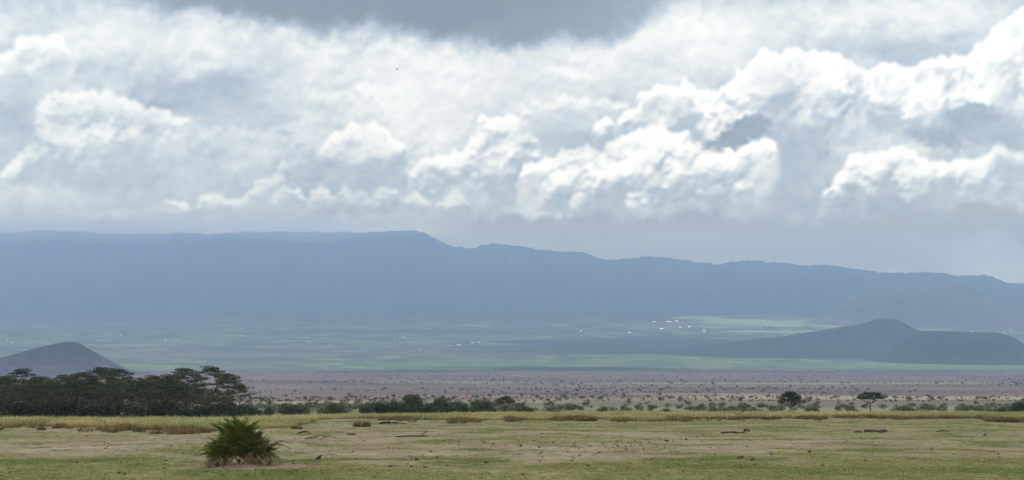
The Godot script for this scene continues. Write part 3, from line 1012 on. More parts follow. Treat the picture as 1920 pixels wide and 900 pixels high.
func build_scrub() -> void:
	var bark := Color(0.12, 0.11, 0.09)
	# the belt of grey-green shrubs just behind the grass
	var kits := []
	for k in 6:
		kits.append(bush(200 + k, 2.2, 2.6 + 0.3 * (k % 3), 9, 70, 0.26, [Color(0.095, 0.11, 0.075), Color(0.135, 0.145, 0.10), Color(0.062, 0.076, 0.05)][k % 3], bark))
	var made := 0
	var firsts := {}
	while made < 295:
		var px := rng.randf_range(455, 1925)
		var d := 225.0 * pow(2.1, pow(rng.randf(), 1.3))
		if px < 900 and rng.randf() < 0.35: continue
		if d < 206 or (absf(px - 1481) < 20 and d < 240) or (absf(px - 1632) < 30 and d < 300): continue
		if px > 1000 and d > 360 and rng.randf() < 0.5: continue
		var k := rng.randi() % 6
		var s := rng.randf_range(0.5, 1.3) * lerpf(1.0, 0.78, smoothstep(960.0, 1100.0, px)) * (1.0 + 0.25 * n_mid.get_noise_2d(px * 0.2, d * 0.1))
		var o: Node3D
		if firsts.has(k):
			o = copy(firsts[k])
			o.position = spot(px, d)
			o.rotation.y = rng.randf() * TAU
		else:
			o = plant("shrub", kits[k], spot(px, d), rng.randf() * TAU, Vector3.ONE, "grey-green shrub in the scrub belt beyond the tall grass", "shrub", "shrubs of the scrub belt beyond the grass")
			firsts[k] = o
		o.scale = Vector3(s, s * rng.randf_range(0.85, 1.25), s)
		made += 1
	# dark shrubs dotted over the far plain: the largest singly, the rest as one
	var dots := []
	for k in 5:
		var s := Shape.new()
		var r := RandomNumberGenerator.new()
		r.seed = 300 + k
		leaf_clump(s, Vector3(0, 1.9, 0), Vector3(1.35, 1.0, 1.35), 60, 0.55, Color(0.062, 0.068, 0.052), r)
		for i in 3:
			leaf_clump(s, Vector3(r.randf_range(-0.9, 0.9), r.randf_range(1.5, 2.4), r.randf_range(-0.9, 0.9)), Vector3(0.8, 0.6, 0.8), 24, 0.5, Color(0.055, 0.065, 0.046), r)
		limb(Vector3(0, -0.4, 0), Vector3(0.1, 2.2, 0), Vector3(0.1, 0, 0), 0.16, 0.08, s, Color(0.08, 0.07, 0.05), 4)
		dots.append(s.mesh())
	var places := []
	var tries := 0
	while places.size() < 5200 and tries < 90000:
		tries += 1
		var py := rng.randf_range(693, 755)
		var px := rng.randf_range(-150, 2070)
		var d := distance_of_row(py)
		var x := (px - 960.0) / FOC * d
		var dense := 0.30 + 0.9 * n_big.get_noise_2d(x * 1.2, d * 1.6) + 0.15 * smoothstep(752, 744, py) * smoothstep(726, 738, py) + 1.2 * smoothstep(3, 0, absf(py - 696)) + 0.35 * smoothstep(4, 0, absf(py - 717)) - 0.4 * smoothstep(1000, 1300, px) * smoothstep(9, 0, absf(py - 738))
		if rng.randf() > dense: continue
		var s := rng.randf_range(0.4, 1.15) * (1.0 if rng.randf() < 0.8 else 1.9)
		s *= 0.75
		places.append([s / d, px, d, s * lerpf(0.8, 1.35, smoothstep(700, 2500, d))])
	places.sort_custom(func(a, b): return a[0] > b[0])
	var at := []
	var tint := []
	firsts = {}
	for i in places.size():
		var p: Array = places[i]
		var where := spot(p[1], p[2])
		var turn := rng.randf() * TAU
		var size := Vector3(p[3] * rng.randf_range(0.9, 1.4), p[3], p[3] * rng.randf_range(0.9, 1.4))
		if i < 300:
			var k := rng.randi() % 5
			var o: Node3D
			if firsts.has(k):
				o = copy(firsts[k])
				o.position = where
				o.rotation.y = turn
			else:
				o = part("bushy_tree", dots[k], M.leaf)
				o.position = where
				o.rotation.y = turn
				tag(o, "small dark bushy tree dotted on the open purplish plain", "tree", "bushy trees dotted over the far plain")
				firsts[k] = o
			o.scale = size
		else:
			at.append(Transform3D(Basis(Vector3.UP, turn).scaled_local(size), where))
			var g := rng.randf_range(0.75, 1.3)
			tint.append(Color(g, g, g))
	tag(scatter("distant_scrub", dots[0], M.leaf, at, tint), "far-off dark scrub dotted over the plain up to its wooded edge", "scrub", "", "stuff")


# ------------------------------------------------------------------ grass
func tussock(sd: int, blades: int, tall: float, wide: float, thick: float, low: Color, mid: Color, high: Color) -> ArrayMesh:
	var r := RandomNumberGenerator.new()
	r.seed = sd
	var s := Shape.new()
	for k in blades:
		var a := r.randf() * TAU
		var out := sqrt(r.randf()) * wide * 0.5
		var p := Vector3(cos(a) * out, -0.02, sin(a) * out)
		var lean := r.randf_range(0.05, 0.5)
		var b := a + r.randf_range(-0.8, 0.8)
		var dir := Vector3(cos(b) * lean, 1.0, sin(b) * lean).normalized()
		var side := Vector3(-sin(b + r.randf() * 2.0), 0, cos(b + r.randf() * 2.0))
		var rim := pow(out / (wide * 0.5), 2.0)
		dir = dir.lerp(Vector3(cos(a), 0.9, sin(a)).normalized(), rim * 0.45).normalized()
		var h := tall * r.randf_range(0.45, 1.05) * (1.0 - 0.45 * rim)
		var k2 := r.randf_range(0.8, 1.2)
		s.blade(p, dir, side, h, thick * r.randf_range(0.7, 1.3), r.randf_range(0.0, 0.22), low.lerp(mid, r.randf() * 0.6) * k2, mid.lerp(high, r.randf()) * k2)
	return s.mesh()


# where the tall grass begins, as distance ahead for each picture column
const EDGE := [[-200, 86], [0, 80], [60, 84], [120, 80], [180, 76], [240, 74], [300, 72], [380, 70], [470, 71], [540, 77], [570, 86], [600, 101], [650, 106], [700, 108], [760, 103], [840, 96], [900, 96], [980, 100], [1050, 104], [1080, 107], [1130, 102], [1230, 99], [1330, 104], [1430, 107], [1520, 110], [1580, 114], [1680, 113], [1790, 112], [1835, 111], [1850, 104], [1900, 101], [1930, 98], [2150, 96]]


func build_grass() -> void:
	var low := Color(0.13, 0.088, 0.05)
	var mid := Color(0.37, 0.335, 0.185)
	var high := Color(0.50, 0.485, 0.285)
	var kinds := []
	for k in 4:
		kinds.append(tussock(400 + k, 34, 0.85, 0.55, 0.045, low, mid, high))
	var at := [[], [], [], []]
	var tint := [[], [], [], []]
	var count := 0
	for i in 60000:
		var px := rng.randf_range(-260, 2180)
		var edge := straight(EDGE, px)
		var d := edge + 62.0 * pow(rng.randf(), 1.25)
		var x := (px - 960.0) / FOC * d
		var ragged := 7.0 * n_mid.get_noise_2d(x * 1.3, d * 0.5) + 3.0 * n_fine.get_noise_2d(x * 0.35, d * 0.2)
		if d < edge + ragged and rng.randf() > 0.06: continue
		if n_fine.get_noise_2d(x * 0.16, d * 0.10) + rng.randf_range(-0.2, 0.2) < -0.22: continue
		# behind the ragged front the sward is thinner in places
		if n_mid.get_noise_2d(x * 0.9 + 70, d * 0.45) < -0.28 and d < edge + 12.0: continue
		var k := i % 4
		var s := rng.randf_range(0.55, 1.0) * (1.0 + 0.6 * n_mid.get_noise_2d(x * 0.9, d * 0.9)) * lerpf(0.78, 1.0, smoothstep(0.0, 9.0, d - edge - ragged))
		var t := clampf(0.5 + 0.9 * n_mid.get_noise_2d(x * 0.5 + 20, d * 0.3), 0, 1)
		var front := smoothstep(3.5, 0.0, d - edge - ragged)
		at[k].append(Transform3D(Basis(Vector3.UP, rng.randf() * TAU).scaled_local(Vector3(s * 1.1, s, s * 1.1)), Vector3(x, height(x, d), -d)))
		var c := Color(1.08, 1.02, 0.95).lerp(Color(0.62, 0.76, 0.60), t) * rng.randf_range(0.85, 1.15)
		tint[k].append(c.lerp(Color(0.50, 0.37, 0.29), front * clampf(0.45 + 1.6 * n_mid.get_noise_2d(x * 1.9, 7.0), 0.0, 0.95)))
		count += 1
	for k in 4:
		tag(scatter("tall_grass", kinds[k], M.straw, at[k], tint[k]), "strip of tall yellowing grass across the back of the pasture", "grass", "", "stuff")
	# short cropped turf and dry stalks on the pasture
	var turf := []
	for k in 3:
		turf.append(tussock(420 + k, 16, 0.065 + 0.015 * k, 0.24, 0.014, Color(0.155, 0.165, 0.07), Color(0.235, 0.245, 0.105), Color(0.32, 0.31, 0.155)))
	turf.append(tussock(424, 9, 0.15, 0.18, 0.008, Color(0.2, 0.17, 0.09), Color(0.32, 0.28, 0.16), Color(0.42, 0.37, 0.23)))
	at = [[], [], [], []]
	tint = [[], [], [], []]
	for i in 150000:
		var d := 24.0 * pow(4.4, pow(rng.randf(), 1.5))
		var x := rng.randf_range(-0.60, 0.60) * (d + 3.0)
		var px := x / d * FOC + 960.0
		if d > straight(EDGE, px) + 3.0: continue
		var c := cover(x, d)
		var green := c.g / c.r
		var g := smoothstep(0.84, 1.06, green)
		if rng.randf() > 0.05 + g: continue
		var k := rng.randi() % 3
		if rng.randf() < 0.07: k = 3
		var s := rng.randf_range(0.6, 1.25) * (1.0 + 0.5 * maxf(0.0, n_mid.get_noise_2d(x * 1.1 + 300, d * 1.1)))
		at[k].append(Transform3D(Basis(Vector3.UP, rng.randf() * TAU).scaled_local(Vector3(s, s, s)), Vector3(x, height(x, d), -d)))
		var q := rng.randf_range(0.62, 1.34)
		tint[k].append(Color(q, q, q).lerp(Color(0.75, 0.9, 0.75) * q, smoothstep(-0.1, 0.4, n_mid.get_noise_2d(x * 1.1 + 300, d * 1.1))))
	for k in 4:
		tag(scatter("short_grass" if k < 3 else "dry_stalks", turf[k], M.straw, at[k], tint[k]), "short cropped grass on the pasture" if k < 3 else "dry pale stalks standing in the short grass", "grass", "", "stuff")
	# flat clumps of coarser grass in drifts over the middle of the pasture
	var flat := []
	for k in 3:
		flat.append(tussock(440 + k, 22, 0.09, 0.5, 0.022, Color(0.13, 0.12, 0.068), Color(0.19, 0.18, 0.095), Color(0.26, 0.24, 0.14)))
	at = [[], [], []]
	tint = [[], [], []]
	for i in 90000:
		var d := 33.0 * pow(3.3, rng.randf())
		var x := rng.randf_range(-0.58, 0.58) * (d + 3.0)
		var px := x / d * FOC + 960.0
		if d > straight(EDGE, px): continue
		var drift := n_mid.get_noise_2d(x * 1.3 + 500, d * 1.9) + 0.6 * n_mid.get_noise_2d(x * 2.1 + 90, d * 2.1) + 0.25 * smoothstep(60.0, 90.0, d)
		if rng.randf() > smoothstep(0.0, 0.8, drift) * 0.6: continue
		var k := i % 3
		var s := rng.randf_range(0.5, 1.2)
		at[k].append(Transform3D(Basis(Vector3.UP, rng.randf() * TAU).scaled_local(Vector3(s, s, s)), Vector3(x, height(x, d), -d)))
		var q := rng.randf_range(0.7, 1.25)
		tint[k].append(Color(q, q, q).lerp(Color(1.15, 0.9, 0.75) * q, rng.randf() * 0.7))
	for k in 3:
		tag(scatter("coarse_grass", flat[k], M.straw, at[k], tint[k]), "drifts of low coarse grass on the dry pasture", "grass", "", "stuff")
	# brown, gnawed clumps along the ragged front of the strip
	var worn := []
	for k in 3:
		worn.append(tussock(450 + k, 60, 0.75, 0.8, 0.035, Color(0.075, 0.048, 0.028), Color(0.14, 0.098, 0.05), Color(0.24, 0.20, 0.095)))
	at = [[], [], []]
	tint = [[], [], []]
	for i in 1500:
		var px := rng.randf_range(-200, 2120)
		var d := straight(EDGE, px) + rng.randfn(-1.0, 3.0)
		var x := (px - 960.0) / FOC * d
		if n_mid.get_noise_2d(x * 2.2, 7.0) < rng.randf_range(-0.05, 0.3): continue
		var k := i % 3
		var s := rng.randf_range(0.45, 1.15)
		at[k].append(Transform3D(Basis(Vector3.UP, rng.randf() * TAU).scaled_local(Vector3(s * 1.15, s, s * 1.15)), Vector3(x, height(x, d), -d)))
		var q := rng.randf_range(0.7, 1.3)
		tint[k].append(Color(q, q, q))
	for k in 3:
		tag(scatter("brown_grass", worn[k], M.straw, at[k], tint[k]), "brown worn clumps along the front of the tall grass", "grass", "", "stuff")
	# tussocks that stand by themselves in front of the strip
	var lone := [[679, 800, 17, 15, "bushy brown tussock standing by itself before the grass strip"], [659, 814, 9, 5, "small flat brown tussock below the bushy one"], [190, 806, 10, 10, "brown tussock before the left part of the grass strip"], [107, 803, 9, 8, "pale tussock nearest the left edge before the grass strip"],
		[78, 806, 8, 9, "straw-coloured tussock before the grass strip under the layered acacia"], [556, 805, 11, 10, "straw tussock just right of the palm bush's top, against the strip"], [306, 804, 12, 9, "dark brown tussock at the strip's foot, left of the palm bush"], [243, 806, 15, 13, "wide brown tussock at the strip's ragged foot on the left"],
		[1100, 789, 22, 10, "dark brown clump at the foot of the strip right of the middle"], [1390, 786, 18, 8, "brown clump at the strip's foot left of the ragged dark tree"], [1875, 791, 26, 13, "large brown clump where the strip comes forward at the right edge"], [862, 789, 20, 8, "reddish brown clump at the foot of the strip under the low olive bush"]]
	var clump := tussock(430, 240, 0.5, 0.8, 0.03, Color(0.07, 0.046, 0.025), Color(0.125, 0.088, 0.043), Color(0.21, 0.165, 0.08))
	for t in lone:
		var d: float = 4693.0 / (t[1] - HOR)
		var o := part("grass_tussock", clump, M.straw)
		o.position = spot(t[0], d)
		o.scale = Vector3(t[2] * 2.0 / FOC * d / 0.85, t[3] / FOC * d / 0.42, t[2] * 2.0 / FOC * d / 0.85)
		o.rotation.y = rng.randf() * TAU
		tag(o, t[4], "tussock", "tussocks before the grass strip")


# ------------------------------------------------------------------ the palm thicket in front
func frond(sd: int, long: float, arch: float, pairs: int, leaflet: float, gape: float, low: Color, high: Color, rib: Color) -> ArrayMesh:
	var r := RandomNumberGenerator.new()
	r.seed = sd
	var s := Shape.new()
	var path := []
	var radii := []
	var dirs := []
	for k in 9:
		var t := k / 8.0
		# grows along +x, arching down
		path.append(Vector3(long * t * (1.0 - 0.18 * arch * t), long * (0.10 * t - arch * 0.62 * t * t), long * 0.04 * sin(t * 4.0 + sd)))
		radii.append(lerpf(0.014, 0.004, t))
	s.tube(path, radii, 4, rib)
	for k in pairs:
		var t := lerpf(0.16, 1.0, k / float(pairs - 1))
		var f := t * 7.999
		var i := int(f)
		var p: Vector3 = path[i].lerp(path[i + 1], f - i)
		var along_: Vector3 = (path[i + 1] - path[i]).normalized()
		for side: float in [-1.0, 1.0]:
			if r.randf() < gape: continue
			var out := Vector3(0, 0, side)
			var up := along_.cross(out).normalized() * side
			up = up if up.y > 0 else -up
			var dir := (along_ * r.randf_range(0.5, 0.8) + out * r.randf_range(0.6, 0.9) + up * r.randf_range(0.0, 0.5)).normalized()
			var len_ := leaflet * (1.0 - 0.45 * absf(t - 0.45) * 1.6) * r.randf_range(0.8, 1.15)
			var q := r.randf_range(0.75, 1.3)
			s.blade(p, dir, along_.lerp(up, r.randf() * 0.5).normalized(), len_, 0.034, r.randf_range(0.1, 0.7), low * q, high * q)
	return s.mesh()


func build_palm() -> void:
	var d := 35.3
	var at := spot(456, d)
	var palm := base("palm_thicket", at)
	tag(palm, "green wild date palm thicket with dead brown fronds, standing on the bare pasture", "palm bush")
	var green := []
	for k in 8:
		var g := 0.62 + 0.09 * (k % 4)
		green.append(frond(500 + k, 1.0, 0.75 + 0.2 * (k % 4), 28, 0.27, 0.06, Color(0.046, 0.075, 0.012) * g, Color(0.100, 0.145, 0.026) * g, Color(0.14, 0.15, 0.05)))
	var dry := []
	for k in 5:
		dry.append(frond(520 + k, 1.0, 0.9 + 0.2 * (k % 3), 22, 0.24, 0.3, Color(0.115, 0.085, 0.05), Color(0.18, 0.137, 0.082), Color(0.16, 0.122, 0.077)))
	# the thicket's outline from the side: higher on the left
	var roof := [[-1.45, 0.30], [-1.2, 0.85], [-1.0, 1.30], [-0.75, 1.62], [-0.45, 1.82], [-0.15, 1.84], [0.15, 1.70], [0.45, 1.46], [0.75, 1.16], [1.0, 0.86], [1.25, 0.55], [1.45, 0.3]]
	var r := RandomNumberGenerator.new()
	r.seed = 77
	for k in 9:
		var s := Shape.new()
		var root := Vector3(lerpf(-0.95, 0.95, k / 8.0) + r.randf_range(-0.1, 0.1), -0.08, r.randf_range(-0.4, 0.45))
		limb(root, root + Vector3(r.randf_range(-0.1, 0.1), 0.28, 0), Vector3(r.randf_range(-0.04, 0.04), 0, 0), 0.09, 0.07, s, Color(0.11, 0.08, 0.05), 7)
		part("stem", s.mesh(), M.bark, palm)
	for k in 330:
		var x := r.randf_range(-1.2, 1.15)
		var z := r.randf_range(-0.85, 0.95)
		var top := 0.95 * straight(roof, x) * sqrt(maxf(0.15, 1.0 - pow(z / 1.05, 2.0))) * (1.0 - 0.75 * pow(r.randf(), 2.2))
		var dead := r.randf() < lerpf(0.12, 0.5, smoothstep(0.0, 0.7, x)) * (1.0 if z > -0.2 else 0.3) or (top < 0.5 and r.randf() < 0.5)
		var from := Vector3(x * r.randf_range(0.45, 0.8), r.randf_range(0.05, 0.35), z * 0.55)
		if k % 5 < 2 and top > 0.8:
			from = Vector3(x * r.randf_range(0.66, 0.85), maxf(from.y, top - r.randf_range(0.45, 0.75)), z * 0.7)
		if top < 0.6: from.y = minf(from.y + 0.2, 0.5)
		var to := Vector3(x + signf(x - from.x) * r.randf_range(0.0, 0.12), maxf(top, 0.05), z + 0.1)
		var go := to - from
		var long := clampf(go.length() * 1.12, 0.45, 0.85)
		var turn := atan2(-go.z, go.x) + r.randf_range(-1.1, 1.1)
		var lift := asin(clampf(go.y / go.length(), -1, 1)) + r.randf_range(0.2, 0.55)
		var basis := Basis(Vector3.UP, turn) * Basis(Vector3(0, 0, 1), lift) * Basis(Vector3(1, 0, 0), r.randf_range(-0.6, 0.6))
		part("dry_frond" if dead else "frond", dry[r.randi() % 5] if dead else green[r.randi() % 8], M.straw if dead else M.frond, palm, Transform3D(basis.scaled_local(Vector3(long, maxf(long, 0.75), maxf(long, 0.75))), from))
	# fronds that reach out singly at both sides
	for f in [[-0.95, 0.50, 0.4, PI * 0.97, 0.55, 0.75], [1.0, 0.42, 0.45, -0.25, 0.2, 0.62], [1.0, 0.62, 0.2, 0.3, 0.7, 0.70], [1.1, 0.7, 0.1, 0.1, 0.9, 0.6]]:
		var basis := Basis(Vector3.UP, f[3]) * Basis(Vector3(0, 0, 1), f[4])
		part("frond", green[7], M.frond, palm, Transform3D(basis.scaled_local(Vector3.ONE * float(f[5])), Vector3(f[0], f[1], f[2])))
	# bare broken ribs and sticks at the foot
	for k in 46:
		var s := Shape.new()
		var a := Vector3(r.randf_range(-1.25, 1.15), 0.0, r.randf_range(0.5, 1.05))
		var up := Vector3(r.randf_range(-0.45, 0.45), r.randf_range(0.05, 0.42), r.randf_range(0.0, 0.3))
		limb(a, a + up, Vector3(r.randf_range(-0.05, 0.05), 0.04, 0), 0.014, 0.006, s, Color(0.30, 0.25, 0.19).lerp(Color(0.20, 0.145, 0.09), r.randf()), 5)
		part("dead_stick", s.mesh(), M.bark, palm)


# ------------------------------------------------------------------ small things lying about
func fallen_branch(px: float, py: float, forks: Array, thick: float, tint: Color, label: String) -> void:
	var d := 4693.0 / (py - HOR)
	var m := d / FOC                # metres for one picture pixel there
	var o := base("fallen_branch", spot(px, d))
	tag(o, label, "branch", "fallen branches on the pasture")
	for f in forks:
		var path := []
		var radii := []
		var n: int = f.size()
		for k in n:
			path.append(Vector3(f[k][0] * m, maxf(f[k][1] * m, 0.01), f[k][2] * m))
			radii.append(thick * lerpf(1.0, 0.45, k / float(n - 1)))
		var s := Shape.new()
		s.tube(path, radii, 6, tint)
		part("limb", s.mesh(), M.bark, o)


func build_litter() -> void:
	var grey := Color(0.13, 0.115, 0.10)
	var dark := Color(0.06, 0.05, 0.045)
	fallen_branch(602, 823, [[[-30, 1, 4], [-18, 4, 2], [-4, 7, 0], [10, 7, 0], [20, 6, 1], [32, 1, 3]], [[-4, 7, 0], [-14, 3, 6], [-22, 0, 9]], [[14, 7, 0], [6, 3, 6], [0, 0, 10]], [[-12, 6, 1], [-6, 8, -6], [4, 5, -10]]], 0.05, grey, "grey forked branch arched on bare ground, right of the palm bush")
	fallen_branch(570, 812, [[[-12, 1, 0], [-2, 4, 0], [6, 4, 0], [14, 1, 1]], [[-2, 4, 0], [2, 5, -3], [10, 2, -4]]], 0.07, dark, "small dark branch lying beyond the grey forked one")
	fallen_branch(772, 820, [[[-30, 1, 0], [-10, 2, 1], [6, 2, 0], [18, 3, 0], [24, 8, 0], [29, 11, 1]], [[6, 2, 0], [20, 2, 3], [32, 1, 4]], [[-10, 2, 1], [-2, 3, -3], [10, 2, -4]]], 0.045, dark, "low dark branch with one upturned end, right of the middle palm bush gap")
	fallen_branch(727, 796, [[[-14, 1, 0], [-4, 4, 0], [8, 3, 0], [20, 1, 0]], [[-6, 2, 0], [2, 6, 1], [10, 1, 2]], [[0, 2, -2], [12, 4, -2], [34, 1, 0]], [[-16, 2, 2], [-6, 5, 2], [0, 1, 3]]], 0.075, dark, "brushwood heap of dark sticks at the foot of the grass strip")
	fallen_branch(1378, 812, [[[-26, 1, 0], [-10, 2, 0], [6, 1, 0], [16, 2, 1]], [[-10, 2, 0], [-2, 3, 2], [8, 0, 4]], [[14, 1, 0], [20, 4, 0], [28, 6, 0]]], 0.06, dark, "thin dark branch left of the thick black log on the right")
	fallen_branch(1640, 812, [[[-18, 4, 0], [-6, 4, 0], [8, 3, 0], [22, 2, 1]], [[-18, 4, 0], [-20, 1, 3]], [[8, 3, 0], [14, 0, 4]], [[10, 3, 0], [18, 5, 0], [24, 3, 1]], [[-36, 1, 2], [-30, 3, 0], [-24, 1, 2]]], 0.10, dark, "thick black log with stubs lying under the umbrella-shaped acacia")
	fallen_branch(1640, 822, [[[-8, 0, 0], [2, 2, 0], [12, 3, 0], [20, 1, 1]], [[2, 2, 0], [8, 1, 3]]], 0.03, grey, "thin twig just below the thick black log")
	fallen_branch(1767, 811, [[[-12, 0, 0], [-2, 3, 0], [8, 2, 0], [14, 0, 1]], [[-2, 3, 0], [2, 1, 3]]], 0.05, dark, "dark branch piece right of the thick black log")
	fallen_branch(586, 866, [[[-12, 0.5, 0], [-3, 1.5, 0], [10, 1, 1]], [[-3, 1.5, 0], [2, 1, 3]]], 0.016, dark, "dark stick on the ground beside the standing bird")
	fallen_branch(606, 876, [[[-8, 0.5, 0], [0, 1.5, 0], [8, 0.5, 0]]], 0.018, Color(0.32, 0.29, 0.22), "pale stick in front of the standing bird")
	fallen_branch(1400, 811, [[[-4, 1, 0], [-3, 5, 0], [2, 6, 0], [6, 2, 0]], [[-3, 5, 0], [-5, 7, 1]]], 0.11, dark, "squat black stump at the right end of the thin dark branch")
	# clods
	var kinds := []
	for k in 5:
		var s := Shape.new()
		for i in 3:
			s.lump(Vector3(rng.randf_range(-0.05, 0.05), 0.03 + 0.02 * i, rng.randf_range(-0.05, 0.05)), Vector3(0.07, 0.045, 0.06), 0.9, n_fine, Vector3(k * 7, i * 3, 1), Color(0.055, 0.042, 0.03), Color(0.12, 0.09, 0.06), 5, 8)
		kinds.append(s.mesh())
	var own := [
		[494, 892, 6, "largest reddish dung clod below the palm bush at the bottom edge"], [491, 877, 6, "flat brown clod on the mound's foot under the palm bush"], [729, 841, 3, "left one of three dark clods in a row"], [739, 841, 2.6, "middle one of three dark clods in a row"], [748, 841, 2.6, "right one of three dark clods in a row"],
		[832, 827, 3, "dark clod right of the branch with an upturned end"], [733, 876, 5, "lone dark clod at the bottom, right of the standing bird"], [224, 889, 5, "dark clod left of the palm bush near the bottom edge"], [198, 892, 3, "small clod left of the dark one near the bottom edge"], [311, 866, 4, "small upright clod left of the palm bush"], [3, 807, 6, "dark clod at the left edge before the grass strip"],
		[1389, 861, 7, "wide dark clod in green turf right of the middle"], [1411, 863, 5, "dark clod right of the wide one in green turf"], [1410, 866, 4, "clod just under the pair in green turf"], [1518, 850, 5, "clod on the bare patch at the right, above green turf"], [911, 868, 5, "brown clod in the short grass below the middle"], [1012, 866, 3, "small clod right of the brown one below the middle"],
		[1250, 828, 5, "biggest dark clod on the stony bare patch"], [1286, 825, 4, "dark clod right of the biggest on the stony patch"], [906, 831, 3, "dark clod at the left of the stony bare patch"], [977, 835, 4, "brown clod in the middle of the stony bare patch"], [1220, 862, 3, "single clod in the green below the stony patch"], [1272, 875, 3, "single clod lowest in the green right of the middle"], [820, 857, 4, "reddish clod right of the three in a row"], [882, 813, 3, "clod near the grass before the low olive bush"], [1847, 818, 4, "clod at the right below the strip's forward clump"], [780, 862, 5, "grassy dark clod right of the lone dark one"],
	]
	var first: Node3D = null
	for t in own:
		var d: float = 4693.0 / (t[1] - HOR)
		var o: Node3D = part("clod", kinds[rng.randi() % 5], M.bark)
		o.position = spot(t[0], d)
		var k: float = t[2] * 2.0 / FOC * d / 0.24
		o.scale = Vector3(k, k * 0.9, k)
		o.rotation.y = rng.randf() * TAU
		tag(o, t[3], "clod", "clods lying on the pasture")
	for i in 305:
		var py := rng.randf_range(798, 896)
		var px := rng.randf_range(0, 1920)
		if i > 170:
			px = clampf(rng.randfn(1080, 150), 860, 1400)
			py = rng.randfn(832, 6)
		if i > 270:
			px = rng.randfn(480, 90)
			py = rng.randf_range(862, 896)
		var d: float = 4693.0 / (py - HOR)
		if d > straight(EDGE, px): continue
		if absf(px - 456) < 90 and py < 878: continue
		var o: Node3D = part("clod", kinds[rng.randi() % 5], M.bark)
		o.position = spot(px, d)
		var k := rng.randf_range(0.25, 0.75)
		o.scale = Vector3(k, k * 0.8, k)
		o.rotation.y = rng.randf() * TAU
		tag(o, "small dark crumb of earth or dung scattered on the pasture", "clod", "small crumbs scattered over the pasture")


